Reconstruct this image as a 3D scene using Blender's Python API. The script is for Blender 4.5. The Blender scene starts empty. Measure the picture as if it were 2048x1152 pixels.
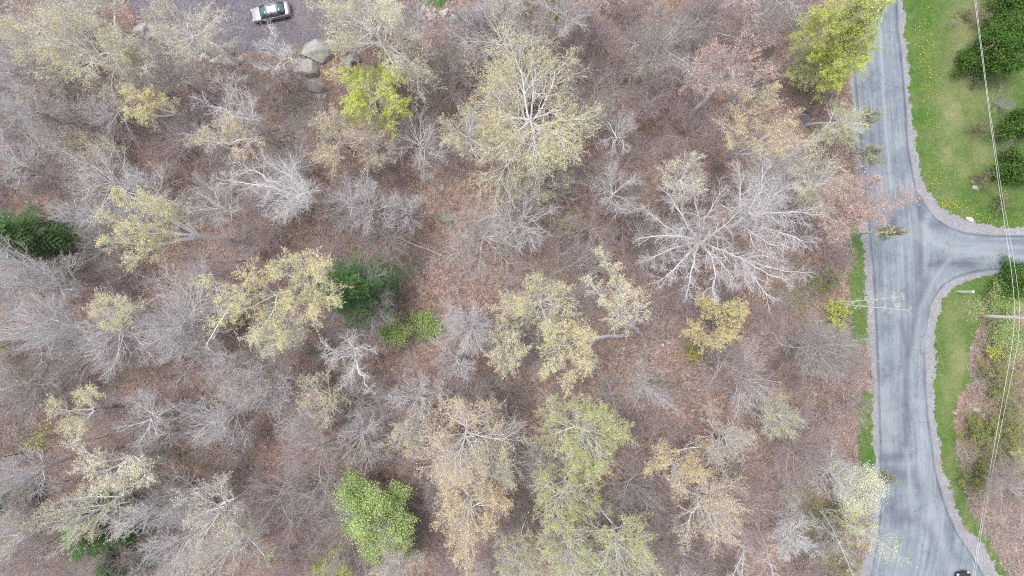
import bpy, math, random
import numpy as np
from mathutils import Vector

SC = bpy.context.scene
COL = SC.collection
S = 16.5            # photo pixels per metre on the ground
H = 83.0            # height of the drone above the ground
# ---------------------------------------------------------------- camera, sky, sun, exposure
cam_d = bpy.data.cameras.new("camera"); cam = bpy.data.objects.new("camera", cam_d); COL.objects.link(cam)
cam.location = (0, 0, H); cam.rotation_euler = (0, 0, 0)
cam_d.sensor_width = 36; cam_d.lens = 36 * H / (2048 / S)
cam_d.clip_start = 0.5; cam_d.clip_end = 4000
SC.camera = cam
SUN_EL, SUN_AZ = math.radians(74), math.radians(305)
W = bpy.data.worlds.new("World"); SC.world = W; W.use_nodes = True
nt = W.node_tree; bgn = nt.nodes["Background"]
sky = nt.nodes.new("ShaderNodeTexSky"); sky.sky_type = 'NISHITA'; sky.sun_disc = False
sky.sun_elevation = SUN_EL; sky.sun_rotation = SUN_AZ; sky.dust_density = 3; sky.air_density = 1.0
hs = nt.nodes.new("ShaderNodeHueSaturation"); hs.inputs['Saturation'].default_value = 0.34
nt.links.new(sky.outputs[0], hs.inputs['Color']); nt.links.new(hs.outputs[0], bgn.inputs[0])
bgn.inputs[1].default_value = 0.15
sl = bpy.data.lights.new("sun", 'SUN'); sl.energy = 1.5; sl.angle = math.radians(20); sl.color = (1.0, 0.965, 0.92)
so = bpy.data.objects.new("sun", sl); COL.objects.link(so)
sd = Vector((math.sin(SUN_AZ) * math.cos(SUN_EL), math.cos(SUN_AZ) * math.cos(SUN_EL), math.sin(SUN_EL)))
so.rotation_euler = sd.to_track_quat('Z', 'Y').to_euler(); so.location = (0, 0, 60)
SC.view_settings.view_transform = 'Standard'; SC.view_settings.look = 'None'
SC.view_settings.exposure = 0.72; SC.view_settings.gamma = 1
SC.render.film_transparent = False
SC.cycles.use_denoising = False; SC.cycles.filter_width = 1.1
SC.cycles.max_bounces = 6; SC.cycles.diffuse_bounces = 5

rng = np.random.default_rng(7)

# ---------------------------------------------------------------- helpers
def at(px, py, h=0.0):
    k = (H - h) / H / S
    return np.array([(px - 1024) * k, (576 - py) * k, h])

def sstep(a, b, x):
    t = np.clip((np.asarray(x, float) - a) / (b - a), 0, 1); return t * t * (3 - 2 * t)

def gz(x, y):
    """height of the ground: gentle swells inside the wood, flat by road, lawn and driveway"""
    x = np.asarray(x, float); y = np.asarray(y, float)
    m = (1 - sstep(28, 38, x)) * sstep(-95, -70, x) * (1 - sstep(60, 75, np.abs(y)))
    m = m * (1 - sstep(14, 22, y) * sstep(-60, -50, x) * (1 - sstep(-20, -8, x)))
    f = 0.32 * np.sin(x * .21 + 1.3 * np.sin(y * .13)) + 0.28 * np.sin(y * .27 + x * .11 + 2) + 0.1 * np.sin(x * .71 + 1) * np.sin(y * .63)
    return m * (f + 0.15)

def vnoise(x, y, sc, seed=0):
    """smooth value noise in [0,1] on numpy arrays"""
    x = np.asarray(x, float) / sc + 1000; y = np.asarray(y, float) / sc + 1000
    xi = np.floor(x).astype(np.int64); yi = np.floor(y).astype(np.int64)
    fx = x - xi; fy = y - yi; fx = fx * fx * (3 - 2 * fx); fy = fy * fy * (3 - 2 * fy)
    def h(a, b):
        n = (a * 374761393 + b * 668265263 + seed * 1442695041) & 0xffffffff
        n = ((n ^ (n >> 13)) * 1274126177) & 0xffffffff
        return ((n ^ (n >> 16)) & 0xffff) / 65535.0
    return (h(xi, yi) * (1 - fx) + h(xi + 1, yi) * fx) * (1 - fy) + (h(xi, yi + 1) * (1 - fx) + h(xi + 1, yi + 1) * fx) * fy

def mesh_np(name, V, F, tone=None, smooth=True, attrs=None):
    """mesh from an (n,3) array and an (m,3|4) face array; tone = per-vertex float"""
    me = bpy.data.meshes.new(name)
    V = np.ascontiguousarray(V, np.float32); F = np.ascontiguousarray(F, np.int32)
    k = F.shape[1]
    me.vertices.add(len(V)); me.vertices.foreach_set("co", V.ravel())
    me.loops.add(F.size); me.loops.foreach_set("vertex_index", F.ravel())
    me.polygons.add(len(F)); me.polygons.foreach_set("loop_start", np.arange(0, F.size, k, dtype=np.int32))
    if smooth:
        me.polygons.foreach_set("use_smooth", np.ones(len(F), bool))
    al = dict(attrs or {})
    if tone is not None: al['tone'] = tone
    for n, a in al.items():
        at_ = me.attributes.new(n, 'FLOAT', 'POINT'); at_.data.foreach_set("value", np.ascontiguousarray(a, np.float32))
    me.update(calc_edges=True)
    return me

def obj(name, me, mat=None, parent=None, loc=None):
    o = bpy.data.objects.new(name, me); COL.objects.link(o)
    if mat is not None and me is not None:
        me.materials.clear(); me.materials.append(mat)
    if parent is not None: o.parent = parent
    if loc is not None: o.location = [float(c) for c in loc]
    return o

def tag(o, label=None, cat=None, group=None, kind=None):
    if label: o['label'] = label
    if cat: o['category'] = cat
    if group: o['group'] = group
    if kind: o['kind'] = kind
    return o

def empty(name, loc, rz=0.0):
    o = obj(name, None, loc=loc); o.rotation_euler = (0, 0, rz); o.empty_display_size = 0.3
    return o

def bm_box(cx, cy, cz, sx, sy, sz):
    V = np.array([[x, y, z] for x in (-.5, .5) for y in (-.5, .5) for z in (-.5, .5)]) * [sx, sy, sz] + [cx, cy, cz]
    F = np.array([[0, 1, 3, 2], [4, 6, 7, 5], [0, 4, 5, 1], [2, 3, 7, 6], [0, 2, 6, 4], [1, 5, 7, 3]])
    return V, F

class MB:
    """collects vertices and faces for one mesh"""
    def __init__(s): s.V = []; s.F = []; s.T = []; s.n = 0
    def add(s, V, F, tone=None):
        V = np.asarray(V, float).reshape(-1, 3); s.V.append(V); s.F.append(np.asarray(F) + s.n)
        s.T.append(np.zeros(len(V)) + (0.5 if tone is None else tone)); s.n += len(V)
    def mesh(s, name, smooth=True):
        return mesh_np(name, np.concatenate(s.V), np.concatenate(s.F), np.concatenate(s.T), smooth)

def nrm(a): return a / np.maximum(np.linalg.norm(a, axis=-1, keepdims=True), 1e-9)

def frame(T):
    ref = np.where(np.abs(T[..., 2:3]) > 0.9, np.array([1.0, 0, 0]), np.array([0, 0, 1.0]))
    U = nrm(np.cross(T, ref)); return U, np.cross(T, U)

def tubes(mb, P, R, sides, tone, caps=False):
    """P (N,k,3) centre lines, R (N,k) radii -> tubes with `sides` sides"""
    N, k, _ = P.shape
    T = np.empty_like(P); T[:, 1:-1] = P[:, 2:] - P[:, :-2]; T[:, 0] = P[:, 1] - P[:, 0]; T[:, -1] = P[:, -1] - P[:, -2]
    T = nrm(T)
    Tm = nrm(T.mean(1)); U0, _ = frame(Tm)
    U = nrm(U0[:, None] - T * (U0[:, None] * T).sum(-1, keepdims=True)); V = np.cross(T, U)
    a = np.arange(sides) * 2 * np.pi / sides
    ring = (U[:, :, None] * np.cos(a)[None, None, :, None] + V[:, :, None] * np.sin(a)[None, None, :, None])
    X = P[:, :, None] + ring * R[:, :, None, None]
    idx = np.arange(N * k * sides).reshape(N, k, sides)
    A = idx[:, :-1]; B = np.roll(idx, -1, 2)[:, :-1]; C = np.roll(idx, -1, 2)[:, 1:]; D = idx[:, 1:]
    F = np.stack([A, B, C, D], -1).reshape(-1, 4)
    t = np.broadcast_to(np.asarray(tone, float).reshape(N, -1)[:, :, None] if np.ndim(tone) else np.full((N, 1, 1), float(tone)), (N, k, sides))
    mb.add(X.reshape(-1, 3), F, t.reshape(-1))

def sprout(g, P, R, L, n, t0, t1, ang, ratio, k, wig, trop, rr, tip, shape=0.3, tipfrac=0.25, flat=0.0):
    """grow n children on every parent centre line"""
    N, k0, _ = P.shape
    t = t0 + (t1 - t0) * (np.arange(n)[None] + g.random((N, n))) / n
    f = np.clip(t, 0, .999) * (k0 - 1); i = f.astype(int); f = (f - i)[..., None]
    ar = np.arange(N)[:, None]
    pos = P[ar, i] * (1 - f) + P[ar, i + 1] * f
    T = nrm(P[ar, i + 1] - P[ar, i]); rad = R[ar, i] * (1 - f[..., 0]) + R[ar, i + 1] * f[..., 0]
    az = g.random((N, 1)) * 6.283 + np.arange(n)[None] * 2.4 + g.normal(0, .35, (N, n))
    U, V = frame(T)
    an = np.radians(g.uniform(ang[0], ang[1], (N, n)))
    d = np.cos(an)[..., None] * T + np.sin(an)[..., None] * (np.cos(az)[..., None] * U + np.sin(az)[..., None] * V)
    if flat: d = nrm(d * np.array([1, 1, 1 - flat]))
    ln = L[:, None] * g.uniform(ratio[0], ratio[1], (N, n)) * (1 - shape * t)
    r0 = np.maximum(rad * rr, tip * 1.2)
    M = N * n
    d = d.reshape(M, 3); p = pos.reshape(M, 3); ln = ln.reshape(M); r0 = r0.reshape(M)
    Q = np.empty((M, k, 3)); Q[:, 0] = p; step = (ln / (k - 1))[:, None]
    for j in range(1, k):
        d = nrm(d + g.normal(0, wig, (M, 3)) + np.array([0, 0, trop])); p = p + d * step; Q[:, j] = p
    s = np.linspace(0, 1, k)[None]
    Rr = r0[:, None] * (1 - s * (1 - tipfrac)); Rr[:, -1] = np.maximum(tip, Rr[:, -1] * .5)
    return Q, Rr, ln

# ---------------------------------------------------------------- materials
def new_mat(name):
    m = bpy.data.materials.new(name); m.use_nodes = True
    return m, m.node_tree, m.node_tree.nodes["Principled BSDF"]

def node(t, ty, **kw):
    n = t.nodes.new(ty)
    for k, v in kw.items():
        if k.startswith('i_'):
            n.inputs[k[2:].replace('_', ' ')].default_value = v
        else: setattr(n, k, v)
    return n

def ramp(t, fac, stops, interp='LINEAR'):
    r = t.nodes.new("ShaderNodeValToRGB"); r.color_ramp.interpolation = interp
    el = r.color_ramp.elements
    while len(el) < len(stops): el.new(0.5)
    for e, (p, c) in zip(el, stops):
        e.position = p; e.color = (*c, 1) if len(c) == 3 else c
    t.links.new(fac, r.inputs[0]); return r

def mixc(t, fac, a, b, mode='MIX'):
    m = t.nodes.new("ShaderNodeMix"); m.data_type = 'RGBA'; m.blend_type = mode
    for s, v in ((m.inputs[0], fac), (m.inputs[6], a), (m.inputs[7], b)):
        if hasattr(v, 'is_output'): t.links.new(v, s)
        elif isinstance(v, (int, float)): s.default_value = v
        else: s.default_value = (*v, 1)
    return m.outputs[2]

def noise(t, vec, scale, detail=3, rough=.6):
    n = node(t, "ShaderNodeTexNoise"); n.inputs['Scale'].default_value = scale
    n.inputs['Detail'].default_value = detail; n.inputs['Roughness'].default_value = rough
    if vec is not None: t.links.new(vec, n.inputs['Vector'])
    return n.outputs[0]

def tone_mat(name, a, b, c=None, rough=.8, nscale=.35, trans=0.0, spec=.3):
    """colour runs a..b by each piece's own tone, nudged toward c in patches"""
    m, t, bs = new_mat(name)
    at_ = node(t, "ShaderNodeAttribute", attribute_name="tone")
    r = ramp(t, at_.outputs['Fac'], [(0, a), (1, b)])
    out = r.outputs[0]
    if c is not None:
        tc = node(t, "ShaderNodeTexCoord")
        nz = noise(t, tc.outputs['Object'], nscale, 2)
        rr = ramp(t, nz, [(.42, (0, 0, 0)), (.62, (1, 1, 1))])
        out = mixc(t, rr.outputs[0], out, c)
    t.links.new(out, bs.inputs['Base Color'])
    bs.inputs['Roughness'].default_value = rough; bs.inputs['Specular IOR Level'].default_value = spec
    if trans > 0:
        tr = node(t, "ShaderNodeBsdfTranslucent"); t.links.new(out, tr.inputs[0])
        mx = node(t, "ShaderNodeMixShader"); mx.inputs[0].default_value = trans
        t.links.new(bs.outputs[0], mx.inputs[1]); t.links.new(tr.outputs[0], mx.inputs[2])
        t.links.new(mx.outputs[0], t.nodes["Material Output"].inputs[0])
    return m

def plain(name, col, rough=.5, metal=0.0, spec=.5, coat=0.0):
    m, t, bs = new_mat(name)
    tc = node(t, "ShaderNodeTexCoord"); nz = noise(t, tc.outputs['Object'], 6, 4)
    r = ramp(t, nz, [(.3, tuple(c * .9 for c in col)), (.7, col)])
    t.links.new(r.outputs[0], bs.inputs['Base Color'])
    bs.inputs['Roughness'].default_value = rough; bs.inputs['Metallic'].default_value = metal
    bs.inputs['Specular IOR Level'].default_value = spec; bs.inputs['Coat Weight'].default_value = coat
    return m

LEAF = {
    'yel':    tone_mat("leaf_yellow",  (.52, .48, .19), (.82, .77, .45), (.66, .61, .28), trans=.12),
    'pale':   tone_mat("leaf_pale",    (.62, .57, .33), (.88, .85, .62), (.68, .64, .38), trans=.12),
    'lime':   tone_mat("leaf_lime",    (.50, .58, .09), (.76, .80, .26), (.58, .64, .13), trans=.12),
    'olive':  tone_mat("leaf_olive",   (.44, .47, .12), (.66, .68, .28), (.52, .55, .17), trans=.12),
    'orange': tone_mat("leaf_orange",  (.60, .43, .20), (.84, .68, .40), (.72, .61, .30), trans=.12),
    'gold':   tone_mat("leaf_gold",    (.62, .53, .25), (.84, .76, .46), (.70, .62, .32), trans=.12),
    'pink':   tone_mat("bud_pink",     (.50, .32, .28), (.72, .53, .48), (.60, .48, .40), trans=.1),
    'tan':    tone_mat("leaf_tan",     (.56, .42, .24), (.76, .64, .44), (.62, .54, .28), trans=.12),
    'green':  tone_mat("leaf_green",   (.29, .42, .14), (.56, .68, .30), (.42, .54, .19), trans=.12),
    'moss':   tone_mat("leaf_moss",    (.22, .26, .07), (.40, .44, .15), (.31, .31, .14), trans=.12),
    'blossom': tone_mat("blossom",     (.55, .60, .36), (.88, .88, .78), (.76, .77, .60), nscale=1.2, trans=.15),
    'needle': tone_mat("needle_dark",  (.022, .065, .020), (.14, .27, .075), (.05, .13, .04), trans=.1),
    'shrub':  tone_mat("leaf_evergreen_shrub", (.035, .09, .022), (.15, .27, .055), (.08, .17, .035), trans=.15),
}
BARK = {
    'white': tone_mat("bark_white", (.54, .50, .50), (.95, .94, .96), (.70, .67, .68), nscale=1.5),
    'grey':  tone_mat("bark_grey",  (.35, .325, .315), (.68, .66, .66), (.48, .47, .44), nscale=1.5),
    'pink':  tone_mat("bark_pinkish", (.36, .29, .28), (.58, .50, .50), (.45, .39, .39), nscale=1.0),
    'brown': tone_mat("bark_brown", (.17, .14, .12), (.34, .29, .27), (.25, .23, .20), nscale=1.2),
    'birch': tone_mat("bark_birch", (.72, .72, .72), (.88, .88, .88), (.80, .79, .77), nscale=3),
    'dead':  tone_mat("wood_bleached", (.60, .57, .57), (.92, .91, .92), (.74, .72, .73), nscale=2),
}

# ---------------------------------------------------------------- the ground
def ground_mat():
    m, t, bs = new_mat("leaf_litter")
    tc = node(t, "ShaderNodeTexCoord"); v = tc.outputs['Object']
    # single leaves: random colour per cell at two sizes
    def cells(scale, stops, jitter=1.0):
        vo = node(t, "ShaderNodeTexVoronoi"); vo.inputs['Scale'].default_value = scale; t.links.new(v, vo.inputs['Vector'])
        sp = node(t, "ShaderNodeSeparateColor"); t.links.new(vo.outputs['Color'], sp.inputs[0])
        return ramp(t, sp.outputs[0], stops, 'LINEAR').outputs[0]
    base = cells(9, [(0, (.10, .08, .07)), (.35, (.20, .158, .138)), (.7, (.315, .25, .22)), (.93, (.47, .38, .33)), (1, (.72, .62, .55))])
    base2 = cells(4.2, [(0, (.145, .115, .098)), (.6, (.285, .226, .198)), (1, (.42, .34, .30))])
    c = mixc(t, .4, base, base2)
    # broad patches: reddish, grey-pink and mossy
    n1 = noise(t, v, .16, 4, .6); r1 = ramp(t, n1, [(.38, (0, 0, 0)), (.62, (1, 1, 1))])
    c = mixc(t, .9, c, mixc(t, r1.outputs[0], (1.12, .96, .89), (.92, .98, 1.04)), 'MULTIPLY')
    n4 = noise(t, v, .28, 6, .7); r4 = ramp(t, n4, [(.5, (0, 0, 0)), (.66, (.6, .6, .6))]); c = mixc(t, r4.outputs[0], c, mixc(t, .5, c, (.46, .29, .20)))
    n5 = noise(t, v, .22, 6, .7); r5 = ramp(t, n5, [(.34, (.7, .7, .7)), (.46, (0, 0, 0))]); c = mixc(t, r5.outputs[0], c, mixc(t, .5, c, (.17, .15, .15)))
    n2 = noise(t, v, .55, 5, .65); r2 = ramp(t, n2, [(.60, (0, 0, 0)), (.72, (.45, .45, .45))])
    c = mixc(t, r2.outputs[0], c, (.14, .135, .055))
    n3 = noise(t, v, 1.3, 4, .7); r3 = ramp(t, n3, [(.3, (.60, .58, .58)), (.7, (1.25, 1.23, 1.23))])
    c = mixc(t, 1.0, c, r3.outputs[0], 'MULTIPLY')
    t.links.new(c, bs.inputs['Base Color']); bs.inputs['Roughness'].default_value = .95; bs.inputs['Specular IOR Level'].default_value = .1
    bp = node(t, "ShaderNodeBump"); bp.inputs['Strength'].default_value = .7; bp.inputs['Distance'].default_value = .1
    t.links.new(noise(t, v, 5, 4, .7), bp.inputs['Height']); t.links.new(bp.outputs[0], bs.inputs['Normal'])
    return m

def grid(x0, x1, y0, y1, st):
    nx = int(round((x1 - x0) / st)) + 1; ny = int(round((y1 - y0) / st)) + 1
    X, Y = np.meshgrid(np.linspace(x0, x1, nx), np.linspace(y0, y1, ny)); idx = np.arange(nx * ny).reshape(ny, nx)
    F = np.stack([idx[:-1, :-1], idx[:-1, 1:], idx[1:, 1:], idx[1:, :-1]], -1).reshape(-1, 4)
    return X.ravel(), Y.ravel(), F

X, Y, F = grid(-100, 100, -80, 80, 1.0)
mbg = MB(); mbg.add(np.stack([X, Y, gz(X, Y)], 1), F)
E = 1800
V = np.array([[-100, -80, 0], [100, -80, 0], [100, 80, 0], [-100, 80, 0], [-E, -E, 0], [E, -E, 0], [E, E, 0], [-E, E, 0]], float)
mbg.add(V, np.array([[4, 5, 1, 0], [5, 6, 2, 1], [6, 7, 3, 2], [7, 4, 0, 3]]))
tag(obj("ground", mbg.mesh("ground"), ground_mat()), kind='structure')

# outlines traced on the ground, photo pixels
def W2(pts): return np.array([at(px, py)[:2] for px, py in pts])
def interp_curve(pts):
    p = np.array(pts, float); return lambda s: np.interp(s, p[:, 0], p[:, 1])
# main road asphalt edges as x(y)
ROAD_L = interp_curve([(-1200, 1560), (-200, 1694), (0, 1699), (117, 1703), (173, 1708), (283, 1719), (384, 1727), (500, 1739), (544, 1744), (650, 1749), (768, 1754), (901, 1757), (1020, 1757), (1080, 1752), (1152, 1738), (1250, 1700), (1500, 1640), (2600, 1500)])
ROAD_R = interp_curve([(-1200, 1640), (-200, 1790), (0, 1796), (60, 1799), (120, 1806), (200, 1813), (300, 1819), (350, 1829), (384, 1836), (404, 1850), (640, 1850), (692, 1850), (720, 1852), (768, 1853), (830, 1858), (870, 1864), (910, 1869), (950, 1875), (990, 1886), (1030, 1899), (1070, 1919), (1110, 1946), (1152, 1970), (1300, 2050), (1600, 2120), (2600, 2200)])
SIDE_T = interp_curve([(1850, 405), (1862, 424), (1875, 438), (1896, 451), (1936, 464), (1976, 468), (2048, 470), (2200, 474), (3400, 500)])
SIDE_B = interp_curve([(1850, 690), (1854, 650), (1863, 608), (1879, 582), (1896, 567), (1919, 555), (1953, 546), (2003, 541), (2048, 536), (2200, 534), (3400, 560)])
GRAV_L = interp_curve([(-1200, 1545), (-200, 1680), (0, 1686), (150, 1692), (200, 1702), (280, 1709), (384, 1713), (460, 1722), (504, 1727), (600, 1728), (660, 1732), (700, 1736), (768, 1743), (920, 1744), (1010, 1744), (1070, 1738), (1100, 1732), (1152, 1718), (1250, 1680), (1500, 1620), (2600, 1480)])
GRAV_R = interp_curve([(-1200, 1655), (-200, 1800), (0, 1805), (60, 1813), (150, 1819), (230, 1826), (290, 1833), (350, 1843), (384, 1856), (396, 1868), (640, 1868), (700, 1873), (768, 1871), (850, 1876), (910, 1883), (950, 1893), (990, 1906), (1030, 1923), (1060, 1939), (1085, 1959), (1110, 1984), (1152, 2003), (1300, 2090), (1600, 2160), (2600, 2240)])
GSIDE_T = interp_curve([(1850, 375), (1856, 384), (1869, 405), (1896, 425), (1933, 437), (1969, 450), (2009, 456), (2048, 453), (2200, 458), (3400, 484)])
GSIDE_B = interp_curve([(1850, 730), (1868, 690), (1876, 640), (1886, 602), (1903, 578), (1926, 562), (1953, 556), (1983, 550), (2019, 541), (2048, 541), (2200, 541), (3400, 575)])

def px(x, y): return 1024 + x * S, 576 - y * S

def in_gravel(X_, Y_, jit=5.0):
    a, b = px(X_, Y_)
    a = a + (vnoise(X_, Y_, 1.7, 5) - .5) * jit * 1.6 + (vnoise(X_, Y_, .16, 6) - .5) * jit * 1.1; b = b + (vnoise(X_, Y_, .16, 7) - .5) * jit * 1.1
    a = a + (vnoise(X_, Y_, .45, 3) - .5) * 2 * jit; b = b + (vnoise(X_, Y_, .45, 4) - .5) * 2 * jit
    main = (a > GRAV_L(b) + 2) & (a < GRAV_R(b) - 2)
    side = (a > 1850) & (b > GSIDE_T(a)) & (b < GSIDE_B(a))
    return main | side

def in_poly(a, b, poly):
    p = np.array(poly, float); ins = np.zeros(np.shape(a), bool); j = len(p) - 1
    for i in range(len(p)):
        c = ((p[i, 1] > b) != (p[j, 1] > b)) & (a < (p[j, 0] - p[i, 0]) * (b - p[i, 1]) / (p[j, 1] - p[i, 1] + 1e-9) + p[i, 0])
        ins ^= c; j = i
    return ins

DRIVE = [(235, -160), (245, -20), (262, 22), (300, 40), (345, 64), (378, 96), (440, 116), (505, 104), (560, 108), (618, 92), (655, 62), (672, 20), (690, -20), (700, -160)]
LAWN_UP = [(1790, -400), (1800, 0), (1835, 380), (1890, 440), (1990, 470), (2300, 470), (2500, 460), (2500, -400)]
LAWN_LOW = [(1845, 600), (1860, 740), (1865, 860), (1890, 985), (1940, 1075), (2000, 1160), (2090, 1300), (2130, 1300), (2016, 1152), (1983, 1095), (1963, 1060), (1936, 1010), (1933, 985), (1919, 940), (1911, 880), (1909, 830), (1923, 790), (1936, 768), (1943, 690), (1957, 640), (1964, 604), (1986, 575), (2036, 547), (2300, 543), (2300, 530), (1990, 530), (1900, 560)]
STRIP_A = [(1701, 440), (1700, 560), (1703, 668), (1716, 690), (1740, 690), (1740, 440)]
STRIP_B = [(1717, 792), (1715, 860), (1716, 925), (1722, 940), (1752, 940), (1752, 785), (1735, 780)]
LAWN_TOP = [(828, -120), (832, -4), (856, 14), (884, 12), (906, -3), (915, -120)]

def in_grass(X_, Y_, jit=5.0):
    a, b = px(X_, Y_)
    a = a + (vnoise(X_, Y_, .6, 8) - .5) * 2 * jit; b = b + (vnoise(X_, Y_, .6, 9) - .5) * 2 * jit
    a = a + (vnoise(X_, Y_, .18, 10) - .5) * jit * 1.4 + (vnoise(X_, Y_, 1.9, 12) - .5) * jit; b = b + (vnoise(X_, Y_, .18, 11) - .5) * jit * 1.4
    r = np.zeros(np.shape(a), bool)
    for p in (LAWN_UP, LAWN_LOW, STRIP_A, STRIP_B, LAWN_TOP): r |= in_poly(a, b, p)
    return r & ~in_gravel(X_, Y_)
def in_drive(X_, Y_, jit=6.0):
    a, b = px(X_, Y_)
    a = a + (vnoise(X_, Y_, .8, 18) - .5) * 2 * jit; b = b + (vnoise(X_, Y_, .8, 19) - .5) * 2 * jit
    return in_poly(a, b, DRIVE)

def cells_sheet(name, test, x0, x1, y0, y1, st, z, attr=None):
    X, Y, F = grid(x0, x1, y0, y1, st)
    cx = X[F].mean(1); cy = Y[F].mean(1); F = F[test(cx, cy)]
    u, inv = np.unique(F, return_inverse=True); F = inv.reshape(F.shape)
    X = X[u]; Y = Y[u]
    return mesh_np(name, np.stack([X, Y, gz(X, Y) + z], 1), F, attrs=attr(X, Y) if attr else None)

DRY = [(1925, 120, 40, 130, 1), (1905, 210, 32, 110, .9), (1940, 30, 35, 60, .7), (1895, 300, 20, 60, .6), (1950, 290, 45, 60, .65), (1925, 330, 25, 40, .5), (1985, 160, 40, 100, .6),
       (1915, 720, 20, 70, .9), (1905, 650, 18, 40, .5), (1935, 620, 20, 30, .9), (1895, 800, 15, 60, .5), (1900, 930, 15, 50, .4), (1935, 1040, 14, 50, .5), (1868, 250, 10, 60, .2), (1905, 990, 12, 30, .6)]
def dryness(X_, Y_):
    a, b = px(X_, Y_); d = np.zeros(np.shape(a))
    for cx, cy, rx, ry, w in DRY:
        d = np.maximum(d, .55 * w * np.exp(-(((a - cx) / rx) ** 2 + ((b - cy) / ry) ** 2)))
    d = .06 + d * (.7 + .8 * vnoise(X_, Y_, 1.1, 21)) + .28 * (vnoise(X_, Y_, 2.3, 22) - .35)
    return np.clip(d, 0, 1)

def grass_mat():
    m, t, bs = new_mat("lawn_grass")
    tc = node(t, "ShaderNodeTexCoord"); v = tc.outputs['Object']
    dr = node(t, "ShaderNodeAttribute", attribute_name="dry")
    g1 = ramp(t, noise(t, v, 1.2, 5, .7), [(.3, (.05, .115, .027)), (.5, (.08, .158, .036)), (.72, (.145, .215, .065))]).outputs[0]
    d1 = ramp(t, noise(t, v, 2.5, 5, .75), [(.3, (.20, .21, .10)), (.6, (.33, .32, .18)), (.8, (.42, .39, .24))]).outputs[0]
    c = mixc(t, dr.outputs['Fac'], g1, d1)
    f = ramp(t, noise(t, v, 11, 3, .8), [(.3, (.7, .7, .7)), (.7, (1.25, 1.25, 1.2))]).outputs[0]
    c = mixc(t, 1.0, c, f, 'MULTIPLY')
    t.links.new(c, bs.inputs['Base Color']); bs.inputs['Roughness'].default_value = .9; bs.inputs['Specular IOR Level'].default_value = .1
    bp = node(t, "ShaderNodeBump"); bp.inputs['Strength'].default_value = .6; bp.inputs['Distance'].default_value = .06
    t.links.new(noise(t, v, 14, 3, .7), bp.inputs['Height']); t.links.new(bp.outputs[0], bs.inputs['Normal'])
    return m
def gravel_mat(name, a, b, c3, sc=18):
    m, t, bs = new_mat(name)
    tc = node(t, "ShaderNodeTexCoord"); v = tc.outputs['Object']
    vo = node(t, "ShaderNodeTexVoronoi"); vo.inputs['Scale'].default_value = sc; t.links.new(v, vo.inputs['Vector'])
    sp = node(t, "ShaderNodeSeparateColor"); t.links.new(vo.outputs['Color'], sp.inputs[0])
    c = ramp(t, sp.outputs[0], [(0, a), (.7, b), (1, c3)]).outputs[0]
    f = ramp(t, noise(t, v, .5, 5, .7), [(.3, (.85, .83, .84)), (.7, (1.12, 1.1, 1.12))]).outputs[0]
    c = mixc(t, 1.0, c, f, 'MULTIPLY')
    t.links.new(c, bs.inputs['Base Color']); bs.inputs['Roughness'].default_value = .9; bs.inputs['Specular IOR Level'].default_value = .2
    bp = node(t, "ShaderNodeBump"); bp.inputs['Strength'].default_value = .5; bp.inputs['Distance'].default_value = .03
    t.links.new(sp.outputs[0], bp.inputs['Height']); t.links.new(bp.outputs[0], bs.inputs['Normal'])
    return m
M_GRASS = grass_mat()
dattr = lambda X_, Y_: {'dry': dryness(X_, Y_)}
lawn = obj("lawn", cells_sheet("lawn", in_grass, 40, 90, -40, 60, .1, .004, dattr), M_GRASS); tag(lawn, kind='structure')
tag(obj("grass_patch", cells_sheet("grass_patch", in_grass, -14, -5, 33, 40, .2, .004, dattr), M_GRASS), kind='structure')
tag(obj("road_shoulder", cells_sheet("road_shoulder", in_gravel, 25, 85, -50, 50, .1, .010), gravel_mat("shoulder_gravel", (.20, .205, .222), (.295, .30, .318), (.43, .43, .44))), kind='structure')
tag(obj("driveway", cells_sheet("driveway", in_drive, -50, -18, 26, 60, .25, .012), gravel_mat("driveway_gravel", (.11, .10, .118), (.165, .152, .176), (.24, .22, .245), 9)), kind='structure')

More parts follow.
